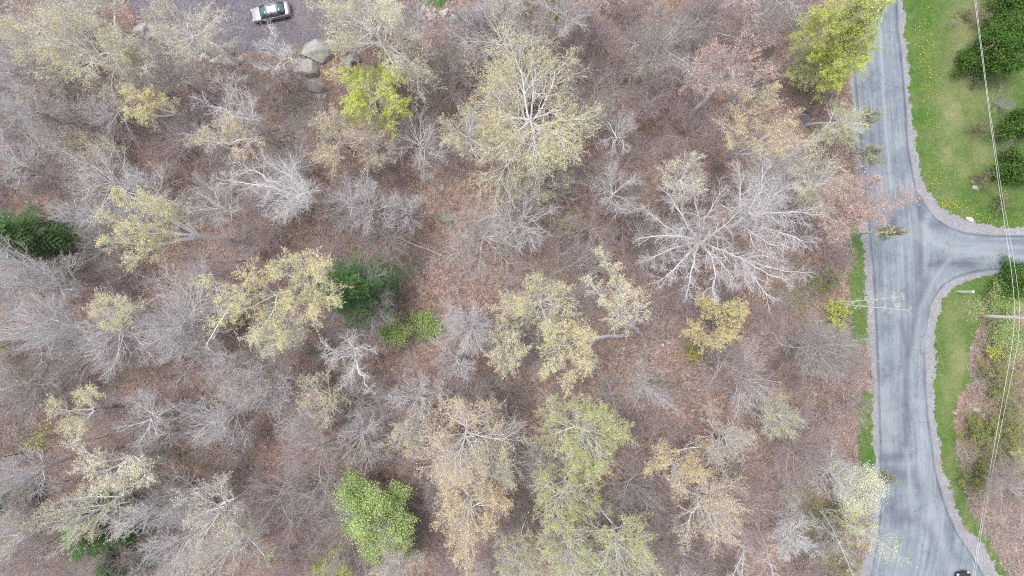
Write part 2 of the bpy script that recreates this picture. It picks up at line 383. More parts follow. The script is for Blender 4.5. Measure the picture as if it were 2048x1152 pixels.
# asphalt: one mesh of two strips with their own along/across coordinates
def road_mesh():
    mb = MB(); rows = []
    ys = np.concatenate([np.arange(-600, 1700, 8.0)])
    nu = 30
    def strip(ss, lo, hi, horiz):
        n = len(ss); u = np.linspace(0, 1, nu)
        A = lo(ss)[:, None] * (1 - u) + hi(ss)[:, None] * u; B = np.broadcast_to(ss[:, None], A.shape)
        PX, PY = (B, A) if horiz else (A, B)
        k = 1 / S
        Vv = np.stack([(PX - 1024) * k, (576 - PY) * k, np.full(A.shape, .016)], -1).reshape(-1, 3)
        idx = np.arange(n * nu).reshape(n, nu)
        Fq = np.stack([idx[:-1, :-1], idx[:-1, 1:], idx[1:, 1:], idx[1:, :-1]], -1).reshape(-1, 4)
        Fq = Fq if horiz else Fq[:, ::-1]
        return Vv, Fq
    V1, F1 = strip(ys, ROAD_L, ROAD_R, False); mb.add(V1, F1)
    xs = np.concatenate([np.linspace(1850, 1950, 40), np.linspace(1955, 2900, 120)])
    V2, F2 = strip(xs, SIDE_T, SIDE_B, True); mb.add(V2, F2[:, ::-1] if False else F2)
    V = np.concatenate(mb.V); Fa = np.concatenate(mb.F)
    a, b = px(V[:, 0], V[:, 1])
    # coordinates that follow the traffic: across (al) and along (lo)
    w = sstep(1840, 1925, a) * sstep(380, 450, b) * (1 - sstep(600, 720, b))
    cxm = (ROAD_L(b) + np.minimum(ROAD_R(b), ROAD_L(b) + 112)) / 2
    cys = (SIDE_T(np.maximum(a, 1960)) + SIDE_B(np.maximum(a, 1960))) / 2
    acm = (a - cxm) / S; lom = b / S; acs = (b - cys) / S; los = a / S
    edge_m = np.minimum(a - ROAD_L(b), np.where((b > 384) & (b < 700) , 99, ROAD_R(b) - a)) / S
    es = np.minimum(b - SIDE_T(np.maximum(a, 1850)), SIDE_B(np.maximum(a, 1850)) - b) / S
    edge = np.where(a > 1850, np.where((b > 384) & (b < 700), np.minimum(es, 9), edge_m), np.minimum(edge_m, 9))
    # polished turning tracks and tar patches
    def track(pts, wd):
        p = np.array(pts, float); best = np.full(len(a), 1e9)
        for (x0, y0), (x1, y1) in zip(p[:-1], p[1:]):
            dx, dy = x1 - x0, y1 - y0; tt = np.clip(((a - x0) * dx + (b - y0) * dy) / (dx * dx + dy * dy), 0, 1)
            best = np.minimum(best, np.hypot(a - x0 - tt * dx, b - y0 - tt * dy))
        return np.exp(-(best / wd) ** 2)
    dark = np.zeros(len(a))
    for pts, wd, s_ in [([(1840, 480), (1842, 440), (1836, 395)], 6, .8), ([(1800, 640), (1815, 700), (1812, 770), (1812, 900)], 7, .6),
                        ([(1852, 560), (1842, 600), (1830, 650), (1822, 690)], 12, .6), ([(1860, 530), (1890, 525), (1940, 528)], 9, .8), ([(1862, 448), (1880, 452)], 12, .5),
                        ([(1765, 915), (1815, 912)], 9, .8), ([(1775, 945), (1820, 950)], 13, .7), ([(1783, 1000), (1790, 1040), (1825, 1035)], 14, .5), ([(1850, 1050), (1875, 1090)], 8, .4),
                        ([(1785, 430), (1786, 450)], 9, .9), ([(1835, 470), (1840, 510), (1835, 560)], 7, .6)]:
        dark = np.maximum(dark, s_ * track(pts, wd))
    light = np.zeros(len(a))
    for pts, wd, s_ in [([(2048, 515), (1960, 505), (1900, 500), (1860, 480), (1845, 450)], 9, .7), ([(2048, 495), (1960, 490), (1905, 510), (1868, 560), (1840, 620), (1830, 700)], 6, .5),
                        ([(1760, 60), (1768, 200), (1782, 380)], 3, .9), ([(1800, 480), (1795, 620), (1794, 760)], 6, .3), ([(1820, 470), (1900, 480), (1910, 505)], 14, .5), ([(1812, 900), (1822, 980), (1825, 1030)], 5, .6),
                        ([(1770, 780), (1775, 900)], 14, .4), ([(1840, 780), (1848, 920), (1870, 1050), (1910, 1152)], 12, .45), ([(1790, 1120), (1800, 1152)], 30, .3)]:
        light = np.maximum(light, s_ * track(pts, wd))
    me = mesh_np("road", V, Fa, attrs={'across': acm * (1 - w) + acs * w, 'along': lom * (1 - w) + los * w, 'edge': edge, 'dark': dark, 'light': light})
    return me

def road_mat():
    m, t, bs = new_mat("asphalt")
    tc = node(t, "ShaderNodeTexCoord"); v = tc.outputs['Object']
    A = lambda n: node(t, "ShaderNodeAttribute", attribute_name=n).outputs['Fac']
    cb = node(t, "ShaderNodeCombineXYZ"); t.links.new(A('across'), cb.inputs[0]); t.links.new(A('along'), cb.inputs[1])
    mp = node(t, "ShaderNodeMapping"); mp.inputs['Scale'].default_value = (2.6, .10, 1); t.links.new(cb.outputs[0], mp.inputs[0])
    st = noise(t, mp.outputs[0], 1.0, 5, .65)
    mp2 = node(t, "ShaderNodeMapping"); mp2.inputs['Scale'].default_value = (7, 1.2, 1); t.links.new(cb.outputs[0], mp2.inputs[0])
    st2 = noise(t, mp2.outputs[0], 1.0, 4, .7)
    c = ramp(t, st, [(.25, (.135, .160, .190)), (.5, (.198, .230, .262)), (.75, (.265, .298, .330))]).outputs[0]
    c = mixc(t, 1.0, c, ramp(t, st2, [(.3, (.84, .84, .85)), (.7, (1.13, 1.13, 1.13))]).outputs[0], 'MULTIPLY')
    c = mixc(t, 1.0, c, ramp(t, noise(t, v, 14, 3, .8), [(.25, (.80, .80, .80)), (.75, (1.2, 1.2, 1.2))]).outputs[0], 'MULTIPLY')
    c = mixc(t, 1.0, c, ramp(t, noise(t, v, .35, 4, .6), [(.32, (.76, .78, .80)), (.5, (1, 1, 1)), (.68, (1.2, 1.2, 1.18))]).outputs[0], 'MULTIPLY')
    # tarred seams just inside the edges
    e = ramp(t, A('edge'), [(0.0, (1.1, 1.08, 1.08)), (.10, (.95, .93, .94)), (.26, (.58, .58, .62)), (.45, (1, 1, 1))]); e.color_ramp.interpolation = 'EASE'
    c = mixc(t, .9, c, e.outputs[0], 'MULTIPLY')
    c = mixc(t, A('dark'), c, (.10, .11, .136)); c = mixc(t, A('light'), c, (.30, .33, .36))
    # crack lines
    vo = node(t, "ShaderNodeTexVoronoi", feature='DISTANCE_TO_EDGE'); vo.inputs['Scale'].default_value = .35
    nv = node(t, "ShaderNodeTexNoise"); nv.inputs['Scale'].default_value = 2.0; t.links.new(v, nv.inputs['Vector'])
    ad = node(t, "ShaderNodeVectorMath", operation='ADD'); t.links.new(v, ad.inputs[0]); t.links.new(nv.outputs['Color'], ad.inputs[1])
    t.links.new(ad.outputs[0], vo.inputs['Vector'])
    cr = ramp(t, vo.outputs['Distance'], [(0, (.45, .45, .48)), (.010, (1, 1, 1))])
    c = mixc(t, .8, c, cr.outputs[0], 'MULTIPLY')
    t.links.new(c, bs.inputs['Base Color']); bs.inputs['Roughness'].default_value = .8; bs.inputs['Specular IOR Level'].default_value = .35
    bp = node(t, "ShaderNodeBump"); bp.inputs['Strength'].default_value = .4; bp.inputs['Distance'].default_value = .02
    t.links.new(noise(t, v, 30, 3, .8), bp.inputs['Height']); t.links.new(bp.outputs[0], bs.inputs['Normal'])
    return m
tag(obj("road", road_mesh(), road_mat()), kind='structure')

# ---------------------------------------------------------------- ground cover that nobody could count
def free_ground(x, y):
    return ~(in_gravel(x, y, 0) | in_drive(x, y, 0) | in_grass(x, y, 0))

def flakes(g, C, size, up=.9, asp=.6, tone=None):
    """one small rhombic leaf per centre"""
    n = len(C); N = nrm(g.normal(0, 1, (n, 3)) * [1, 1, .6] + [0, 0, up]); U, V = frame(N)
    a = g.random(n) * 6.283; ca, sa = np.cos(a)[:, None], np.sin(a)[:, None]
    U, V = U * ca + V * sa, V * ca - U * sa
    s = (size[0] + (size[1] - size[0]) * g.random(n))[:, None]
    X = np.stack([C + U * s, C + V * s * asp, C - U * s, C - V * s * asp], 1).reshape(-1, 3)
    t = g.random(n) if tone is None else tone
    return X, np.arange(4 * n).reshape(n, 4), np.repeat(t, 4)

g = np.random.default_rng(11)
n = 90000
x = g.uniform(-72, 66, n); y = g.uniform(-42, 42, n)
k = (free_ground(x, y) | ((g.random(n) < .04) & ~in_drive(x, y, 0) & (x < 52))) & (g.random(n) < .25 + 1.1 * (vnoise(x, y, 5, 31) - .15)); x, y = x[k], y[k]
C = np.stack([x, y, gz(x, y) + .03 + .05 * g.random(len(x))], 1)
Vv, Fv, Tv = flakes(g, C, (.04, .10), 1.3, .62, g.random(len(x)) ** 1.6)
tag(obj("fallen_leaves", mesh_np("fallen_leaves", Vv, Fv, Tv), tone_mat("dead_leaf", (.24, .17, .13), (.70, .58, .48), (.42, .32, .26), nscale=.25)),
    "dry brown and tan leaves lying all over the forest floor", "fallen leaves", kind='stuff')

# low brush: clumps of thin pinkish stems
n = 36000
x = g.uniform(-72, 64, n); y = g.uniform(-42, 42, n)
OPEN = [(850, 540, 120, 90), (1330, 760, 130, 70), (430, 500, 80, 60), (1400, 800, 90, 40), (900, 350, 60, 60), (1290, 730, 60, 60), (960, 560, 80, 50), (1120, 420, 60, 40), (700, 890, 60, 50)]
def openness(x, y):
    a, b = px(x, y); d = np.zeros(np.shape(a))
    for cx, cy, rx, ry in OPEN: d = np.maximum(d, np.exp(-(((a - cx) / rx) ** 2 + ((b - cy) / ry) ** 2)))
    return d
k = free_ground(x, y) & (g.random(n) < (1.4 * vnoise(x, y, 6, 41) + .25) * (1 - .85 * openness(x, y))); x, y = x[k], y[k]
ns = 5; M = len(x) * ns
bx = np.repeat(x, ns) + g.normal(0, .25, M); by = np.repeat(y, ns) + g.normal(0, .25, M)
d = nrm(g.normal(0, .8, (M, 3)) * [1, 1, .3] + [0, 0, .9]); ln = g.uniform(.5, 2.3, M)[:, None]
P0 = np.stack([bx, by, gz(bx, by) - .05], 1); P1 = P0 + d * ln * .5; P2 = P1 + nrm(d + g.normal(0, .5, (M, 3))) * ln * .6
P = np.stack([P0, P1, P2], 1); R = np.stack([np.full(M, .012), np.full(M, .009), np.full(M, .004)], 1)
mb = MB(); tubes(mb, P, R, 3, g.random(M))
tag(obj("underbrush", mb.mesh("underbrush"), tone_mat("brush_twig", (.40, .33, .32), (.76, .68, .68), (.58, .51, .52), nscale=.2)),
    "low leafless pinkish grey brush covering the woodland floor", "underbrush", kind='stuff')

# dead sticks and small stones lying in the litter
n = 4200
x = g.uniform(-70, 58, n); y = g.uniform(-41, 41, n); k = free_ground(x, y); x, y = x[k], y[k]; n = len(x)
az = g.random(n) * 6.283; ln = g.uniform(.5, 3.2, n) ** 1.1; kk = 5; s = np.linspace(-.5, .5, kk)[None]
PX = x[:, None] + np.cos(az)[:, None] * ln[:, None] * s + g.normal(0, .05, (n, kk)); PY = y[:, None] + np.sin(az)[:, None] * ln[:, None] * s + g.normal(0, .05, (n, kk))
P = np.stack([PX, PY, gz(PX, PY) + .05 + g.uniform(0, .12, (n, 1))], 2); R = g.uniform(.012, .04, (n, 1)) * np.linspace(1, .4, kk)[None]
mb = MB(); tubes(mb, P, R, 4, g.random(n)[:, None] ** 1.5 * np.ones((1, kk)))
tag(obj("dead_sticks", mb.mesh("dead_sticks"), tone_mat("stick_wood", (.17, .135, .12), (.66, .61, .58), (.34, .29, .27), nscale=.2)), "dead sticks and fallen twigs strewn over the forest floor", "dead sticks", kind='stuff')
n = 4200
x = g.uniform(-70, 58, n); y = g.uniform(-41, 41, n); a_, b_ = px(x, y)
near = 2.0 * np.exp(-((a_ - 480) / 240) ** 2 - ((b_ - 115) / 45) ** 2) + .8 * np.exp(-((a_ - 650) / 70) ** 2 - ((b_ - 140) / 60) ** 2) + np.exp(-((a_ - 900) / 70) ** 2 - ((b_ - 40) / 30) ** 2) * 2 + .16 * vnoise(x, y, 7, 55)
k = (free_ground(x, y)) & (g.random(n) < near); x, y = x[k], y[k]
OC = np.array([[1, 0, 0], [.3, 1, 0], [-1, .2, 0], [-.2, -1, 0], [.1, .1, .8], [0, 0, -.5], [.6, .6, .45], [-.6, .5, .5], [-.5, -.6, .4], [.6, -.5, .5]]); OF = np.array([[0, 6, 4], [6, 1, 4], [1, 7, 4], [7, 2, 4], [2, 8, 4], [8, 3, 4], [3, 9, 4], [9, 0, 4], [0, 1, 6], [1, 2, 7], [2, 3, 8], [3, 0, 9], [1, 0, 5], [2, 1, 5], [3, 2, 5], [0, 3, 5]])
mb = MB()
for i in range(len(x)):
    s_ = g.uniform(.08, .34) if g.random() < .6 else g.uniform(.06, .15); a0 = g.random() * 6.28; c_, q_ = math.cos(a0), math.sin(a0); V_ = OC * [s_ * g.uniform(.7, 1.4), s_ * g.uniform(.6, 1), s_ * .8] + g.normal(0, .015, OC.shape)
    V_[:, :2] = V_[:, :2] @ np.array([[c_, q_], [-q_, c_]]); mb.add(V_ + [x[i], y[i], gz(x[i], y[i]) + .02], OF, g.random())
tag(obj("small_stones", mb.mesh("small_stones", False), tone_mat("stone_pale", (.26, .245, .235), (.66, .62, .59), (.40, .38, .36), nscale=1)), "small pale stones scattered in the leaves", "small stones", kind='stuff')

n = 60000
x = g.uniform(36, 64, n); y = g.uniform(-38, 38, n); k = in_gravel(x, y, 16) & ~in_gravel(x, y, 1) | (in_gravel(x, y, 5) & (g.random(n) < .12)); a_, b_ = px(x, y); k &= ~((a_ > ROAD_L(b_) + 14) & (a_ < ROAD_R(b_) - 5)); x, y = x[k], y[k]
Vv, Fv, Tv = flakes(g, np.stack([x, y, np.full(len(x), .03)], 1), (.02, .055), 2.0, .8)
tag(obj("loose_gravel", mesh_np("loose_gravel", Vv, Fv, Tv, False), tone_mat("loose_stone", (.20, .20, .21), (.52, .50, .50), (.34, .33, .33), nscale=1)), "loose grey gravel spilled over the edges of the road", "gravel", kind='stuff')

# moss and greening patches low in the wood
n = 30000
MOSS = [(1990, 640, 40, 50), (2020, 760, 40, 60), (1975, 1000, 40, 60), (2030, 900, 40, 60), (130, 200, 50, 30), (60, 250, 40, 50), (1590, 590, 60, 60), (1660, 540, 30, 40), (1680, 620, 25, 25), (1650, 1090, 70, 60), (1700, 1120, 30, 40), (1650, 1010, 60, 50), (1960, 900, 60, 90), (2010, 820, 60, 60), (2000, 700, 60, 60), (100, 720, 50, 40), (90, 760, 80, 40), (260, 740, 40, 25), (390, 920, 45, 20), (1075, 60, 50, 50), (1100, 530, 40, 30), (1380, 700, 25, 35), (90, 150, 50, 30), (130, 530, 40, 50), (230, 110, 30, 40), (1640, 170, 60, 50), (1640, 280, 60, 40), (1150, 460, 30, 50), (1960, 1130, 50, 40), (1000, 372, 12, 6), (730, 340, 20, 12), (895, 437, 22, 14), (600, 110, 40, 20)]
x = []; y = []
for cx, cy, rx, ry in MOSS:
    m_ = int(rx * ry * .6) + 60
    a = cx + g.normal(0, .55, m_) * rx; b = cy + g.normal(0, .55, m_) * ry
    x.append((a - 1024) / S); y.append((576 - b) / S)
x = np.concatenate(x); y = np.concatenate(y); k = free_ground(x, y); x, y = x[k], y[k]
C = np.stack([x, y, gz(x, y) + .05 + .5 * g.random(len(x)) ** 2], 1)
Vv, Fv, Tv = flakes(g, C, (.04, .10), .9)
tag(obj("ground_cover", mesh_np("ground_cover", Vv, Fv, Tv), LEAF['moss']), "small olive green seedlings and moss coming up through the leaves", "ground cover", kind='stuff')

# grass blades over the lawns and ragged over their edges
n = 150000
x = g.uniform(40, 68, n); y = g.uniform(-38, 38, n)
k = in_grass(x, y, 20) | (in_grass(x, y, 34) & (g.random(n) < .4)); x, y = x[k], y[k]
x2 = g.uniform(-13, -5, 3000); y2 = g.uniform(34, 38, 3000); k = in_grass(x2, y2, 10); x = np.concatenate([x, x2[k]]); y = np.concatenate([y, y2[k]])
n = len(x); az = g.random(n) * 6.283; ln = g.uniform(.06, .20, n); w = g.uniform(.008, .022, n)
D = np.stack([np.cos(az), np.sin(az), g.uniform(.3, 1.1, n)], 1); Sd = np.stack([-np.sin(az), np.cos(az), 0 * az], 1)
B = np.stack([x, y, np.full(n, .005)], 1)
X3 = np.stack([B - Sd * w[:, None], B + Sd * w[:, None], B + D * ln[:, None]], 1).reshape(-1, 3)
dv = dryness(x, y)
tg = np.clip(.25 + .7 * dv + g.normal(0, .16, n), 0, 1)
gm, t, bs = new_mat("grass_blade")
at_ = node(t, "ShaderNodeAttribute", attribute_name="tone")
t.links.new(ramp(t, at_.outputs['Fac'], [(0, (.055, .12, .025)), (.3, (.12, .21, .045)), (.6, (.25, .27, .11)), (1, (.44, .39, .26))]).outputs[0], bs.inputs['Base Color']); bs.inputs['Roughness'].default_value = .8
tag(obj("grass", mesh_np("grass", X3, np.arange(3 * n).reshape(n, 3), np.repeat(tg, 3), smooth=False), gm), "green and straw coloured grass growing along the road and on the lawn", "grass", kind='stuff')

# dandelions
spots = [(1850, 60, 14, 60, 150), (1850, 110, 14, 30, 150), (1858, 160, 14, 26, 140), (1850, 200, 9, 50, 60), (1868, 260, 12, 50, 60), (1868, 360, 14, 22, 160), (1898, 408, 22, 9, 260), (1950, 432, 40, 9, 180), (1865, 330, 12, 40, 60), (1900, 350, 30, 50, 60), (1716, 510, 7, 40, 45), (1718, 600, 7, 40, 40), (1895, 780, 12, 60, 25), (1900, 590, 22, 22, 30), (1845, 30, 10, 30, 40), (2020, 440, 25, 12, 60)]
spots = [(a_, b_, c_ * 1.3, d_ * 1.1, int(e_ * .38)) for a_, b_, c_, d_, e_ in spots]
x = []; y = []
for cx, cy, rx, ry, m_ in spots:
    a = cx + g.normal(0, .7, m_) * rx; b = cy + g.normal(0, .7, m_) * ry; x.append((a - 1024) / S); y.append((576 - b) / S)
x = np.concatenate(x); y = np.concatenate(y); k = in_grass(x, y, 0); x, y = x[k], y[k]; n = len(x)
mb = MB(); a = np.arange(6) * math.pi / 3
for i in range(n):
    r = random.Random(i).uniform(.03, .055); h_ = .09
    ring = np.stack([x[i] + r * np.cos(a), y[i] + r * np.sin(a), np.full(6, h_)], 1)
    Vd = np.concatenate([ring, [[x[i], y[i], h_ + .02], [x[i], y[i], 0.0]]])
    mb.add(Vd, np.array([[j, (j + 1) % 6, 6] for j in range(6)] + [[(j + 1) % 6, j, 7] for j in range(6)]), random.Random(i + 5).random())
tag(obj("dandelions", mb.mesh("dandelions"), tone_mat("dandelion_yellow", (.70, .55, .02), (.85, .72, .05))), "yellow dandelion flowers dotted through the roadside grass", "dandelions", kind='stuff')

# ---------------------------------------------------------------- trees
def build_tree_meshes(g, h, r, bark='grey', leaf=None, nleaf=0, off=(0, 0), trunk_r=None, base_w=(0, 0), form='round', dens=1.0,
                      limbs=None, fork=None, twig_bark=None, lsize=(.05, .09), lseg=0.35, twr=.010, dead=False, full=0.0):
    """meshes of one tree round its own base: trunk with main limbs, branches and foliage.
    off = crown centre relative to the base; limbs = explicit limb ends; fork = where they leave the trunk"""
    tr = trunk_r or .012 * h + .03
    hz = .75 * h
    mbT = MB(); mbB = MB()
    wig0 = .10 if not dead else .2
    if limbs is not None:
        fk = np.array(fork)
        k = 9; s = np.linspace(0, 1, k)[:, None]
        tp = s * fk + np.concatenate([g.normal(0, .10, (k, 2)) * np.sin(s * np.pi), np.zeros((k, 1))], 1)
        tP = tp[None]; tR = (tr * (1 - .35 * s[:, 0]) + .25 * tr * np.exp(-s[:, 0] * 14))[None]
        kl = 9; Ls = []; Rs = []
        for e in limbs:
            e = np.array(e); s = np.linspace(0, 1, kl)[:, None]
            t0 = g.uniform(-.18, 0); st = fk * (1 + t0 * .6)
            ctrl = st * .5 + e * .5 + np.array([0, 0, .12 * np.linalg.norm(e - st)]) + g.normal(0, .7, 3) * min(1.0, np.linalg.norm(e - st) / 5)
            p = (1 - s) ** 2 * st + 2 * s * (1 - s) * ctrl + s ** 2 * e + g.normal(0, .09 if not dead else .2, (kl, 3)) * np.sin(s * np.pi)
            Ls.append(p); rl = tr * g.uniform(.34, .5) if len(limbs) > 1 else tr * .64
            Rs.append(rl * (1 - s[:, 0] * .85))
        LP = np.stack(Ls); LR = np.stack(Rs); LL = np.linalg.norm(np.diff(LP, axis=1), axis=2).sum(1)
        n2 = int(12 * max(1, dens))
        P2, R2, L2 = sprout(g, LP, LR, LL * 0 + r, n2, .30 if leaf else .12, 1, (16, 50), (.45, .85), 7, wig0, .04, .5, .012, .35)
        Pl, Rl, L_l = sprout(g, LP[:, -2:], LR[:, -2:], LL * 0 + r, 2, .3, 1, (5, 25), (.35, .6), 7, wig0, .05, .9, .012, 0)
        P2 = np.concatenate([P2, Pl]); R2 = np.concatenate([R2, Rl]); L2 = np.concatenate([L2, L_l])
    else:
        k = 10
        topz = {'round': .70, 'tall': .9, 'wide': .58, 'vase': .35, 'bush': .15}[form] * h
        s = np.linspace(0, 1, k)[:, None]
        tp = np.concatenate([np.cumsum(g.normal(0, .12, (k, 2)), 0) * s * (h / 14), s * topz], 1)
        tP = tp[None]; tR = (tr * (1 - .6 * s[:, 0] * (topz / h + .2)) + .25 * tr * np.exp(-s[:, 0] * 14))[None]
        nl = {'round': 12, 'tall': 20, 'wide': 9, 'vase': 7, 'bush': 9}[form]
        t0 = {'round': .58, 'tall': .35, 'wide': .68, 'vase': .55, 'bush': .1}[form]
        LL0 = np.array([h - topz * .7])
        ang = {'round': (38, 80), 'tall': (45, 75), 'wide': (40, 78), 'vase': (22, 50), 'bush': (20, 65)}[form]
        LP, LR, LL = sprout(g, tP, tR, LL0, nl, t0, 1, ang, (.7, 1.0), 9, wig0, .045, .55, .02, .25 if form != 'tall' else .6, .3)
        n2 = max(4, int(10 * dens))
        P2, R2, L2 = sprout(g, LP, LR, LL, n2, .2, 1, (18, 50), (.42, .70), 7, wig0 * 1.2, .05, .6, .012, .35)
        Pl, Rl, L_l = sprout(g, tP[:, -2:], tR[:, -2:], LL0, 5, .5, 1, (15, 55), (.4, .7), 7, wig0, .06, .7, .015, 0)
        LP = np.concatenate([LP[:, :]]); P2 = np.concatenate([P2, Pl]); R2 = np.concatenate([R2, Rl]); L2 = np.concatenate([L2, L_l])
    n3 = max(4, int(7 * min(dens, 1.3)))
    P3, R3, L3 = sprout(g, P2, R2, L2, n3, .2, 1, (18, 48), (.38, .70), 5, .16 if not dead else .3, .04, .6, twr * .8, .3)
    n4 = 5 if not dead else 4
    P4, R4, L4 = sprout(g, P3, R3, L3, n4, .2, 1, (18, 48), (.45, .8), 4, .18 if not dead else .35, .02, .7, twr * .42, .3, .3)
    allp = [tP, LP, P2, P3, P4]
    if limbs is None:
        # fit the crown to its real spread, height and lean
        T = P3[:, -1]; c = np.median(T[:, :2], 0); rr = np.percentile(np.hypot(*(T[:, :2] - c).T), 90)
        zt = np.percentile(T[:, 2], 98); sx = r * .95 / rr; sz = h * .98 / zt
        for a in allp:
            w = np.clip(a[..., 2] / (zt * .75), 0, 1.15)
            a[..., 2] *= sz
            for q in (0, 1):
                a[..., q] = a[..., q] * (1 + (sx - 1) * np.clip(w * 1.2, 0, 1)) - c[q] * sx * w + off[q] * w ** 1.15
    for a in allp: np.maximum(a[..., 2], .05 if form != 'bush' else .02, out=a[..., 2])
    for a in (tP,): a[:, 0, 2] = -.25
    tubes(mbT, tP, tR, 9, np.linspace(0, .55, tP.shape[1])[None])
    tubes(mbT, LP, LR, 6, .6 + .4 * g.random((len(LP), 1)) * np.linspace(.5, 1, LP.shape[1])[None])
    tubes(mbB, P2, R2, 4, np.repeat(g.random((len(P2), 1)) * .5 + .5, P2.shape[1], 1))
    tubes(mbB, P3, R3, 3, np.repeat(g.random((len(P3), 1)) * .6 + .1, P3.shape[1], 1))
    tubes(mbB, P4, R4, 3, np.repeat(g.random((len(P4), 1)) * .45, P4.shape[1], 1))
    fol = None
    if leaf and nleaf:
        i = g.integers(0, len(P4), nleaf); t_ = g.random(nleaf) * (P4.shape[1] - 1.001); j = t_.astype(int); f = (t_ - j)[:, None]
        # sparse and full clumps
        cl = np.maximum(g.random(len(P2)) ** .6, full); par = (i // n4) // n3
        cen = np.median(P4[:, -1, :2], 0); dd = np.hypot(*(P4[:, -1, :2] - cen).T)[i] / max(r, .5)
        keep = g.random(nleaf) < (cl[np.clip(par, 0, len(P2) - 1)] + .15) * np.clip(.4 + 1.2 * dd + full, 0, 1); i, j, f = i[keep], j[keep], f[keep]
        C = P4[i, j] * (1 - f) + P4[i, j + 1] * f + g.normal(0, .06 + .22 * (full > .7), (len(i), 3)) * min(1, r)
        tone = np.clip(.5 * cl[np.clip((i // n4) // n3, 0, len(P2) - 1)] + g.normal(.25, .25, len(i)), 0, 1)
        Vv, Fv, Tv = flakes(g, C, lsize, .7, .6, tone)
        fol = (Vv, Fv, Tv)
    return mbT, mbB, fol

def add_tree(name, label, cat, base, meshes, bark, leaf, group=None, branches_bark=None):
    root = empty(name, base); tag(root, label, cat, group)
    mbT, mbB, fol = meshes
    obj("trunk", mbT.mesh("trunk"), BARK[bark], root)
    if mbB.n: obj("branches", mbB.mesh("branches"), BARK[branches_bark or bark], root)
    if fol is not None:
        obj("crown", mesh_np("crown", *fol), LEAF[leaf], root)
    return root

KIND = {  # name, category, bark, twig bark, leaf, leaves per square metre of crown, form, height
    'yel':    ("leafing_tree", "tree", 'white', 'white', 'yel', 44, 'round', 20),
    'pale':   ("leafing_tree", "tree", 'white', 'white', 'pale', 44, 'round', 20),
    'lime':   ("leafing_tree", "tree", 'grey', 'grey', 'lime', 85, 'round', 15),
    'olive':  ("leafing_tree", "tree", 'white', 'white', 'olive', 65, 'round', 19),
    'orange': ("budding_tree", "tree", 'white', 'white', 'orange', 55, 'round', 19),
    'gold':   ("leafing_tree", "tree", 'brown', 'grey', 'gold', 80, 'round', 13),
    'tan':    ("budding_tree", "tree", 'grey', 'white', 'tan', 45, 'round', 17),
    'pink':   ("budding_tree", "tree", 'grey', 'pink', 'pink', 40, 'round', 18),
    'bare':   ("bare_tree", "tree", 'white', 'white', None, 0, 'wide', 18),
    'bareg':  ("bare_tree", "tree", 'grey', 'grey', None, 0, 'wide', 14),
    'barep':  ("bare_tree", "tree", 'grey', 'pink', None, 0, 'round', 13),
    'dead':   ("dead_tree", "tree", 'dead', 'dead', None, 0, 'wide', 14),
    'green':  ("green_tree", "tree", 'brown', 'grey', 'green', 160, 'round', 11),
    'bush':   ("shrub", "shrub", 'brown', 'brown', 'green', 110, 'bush', 2.6),
    'mbush':  ("shrub", "shrub", 'brown', 'brown', 'moss', 90, 'bush', 2.6),
    'lbush':  ("shrub", "shrub", 'brown', 'brown', 'lime', 90, 'bush', 2.6),
    'obush':  ("shrub", "shrub", 'brown', 'pink', 'moss', 60, 'bush', 2.6),
    'dbush':  ("evergreen_shrub", "shrub", 'brown', 'brown', 'shrub', 200, 'bush', 4.0),
    'flower': ("flowering_tree", "tree", 'brown', 'grey', 'blossom', 150, 'round', 8),
    'birch':  ("birch_tree", "tree", 'birch', 'birch', 'yel', 30, 'tall', 15),
}
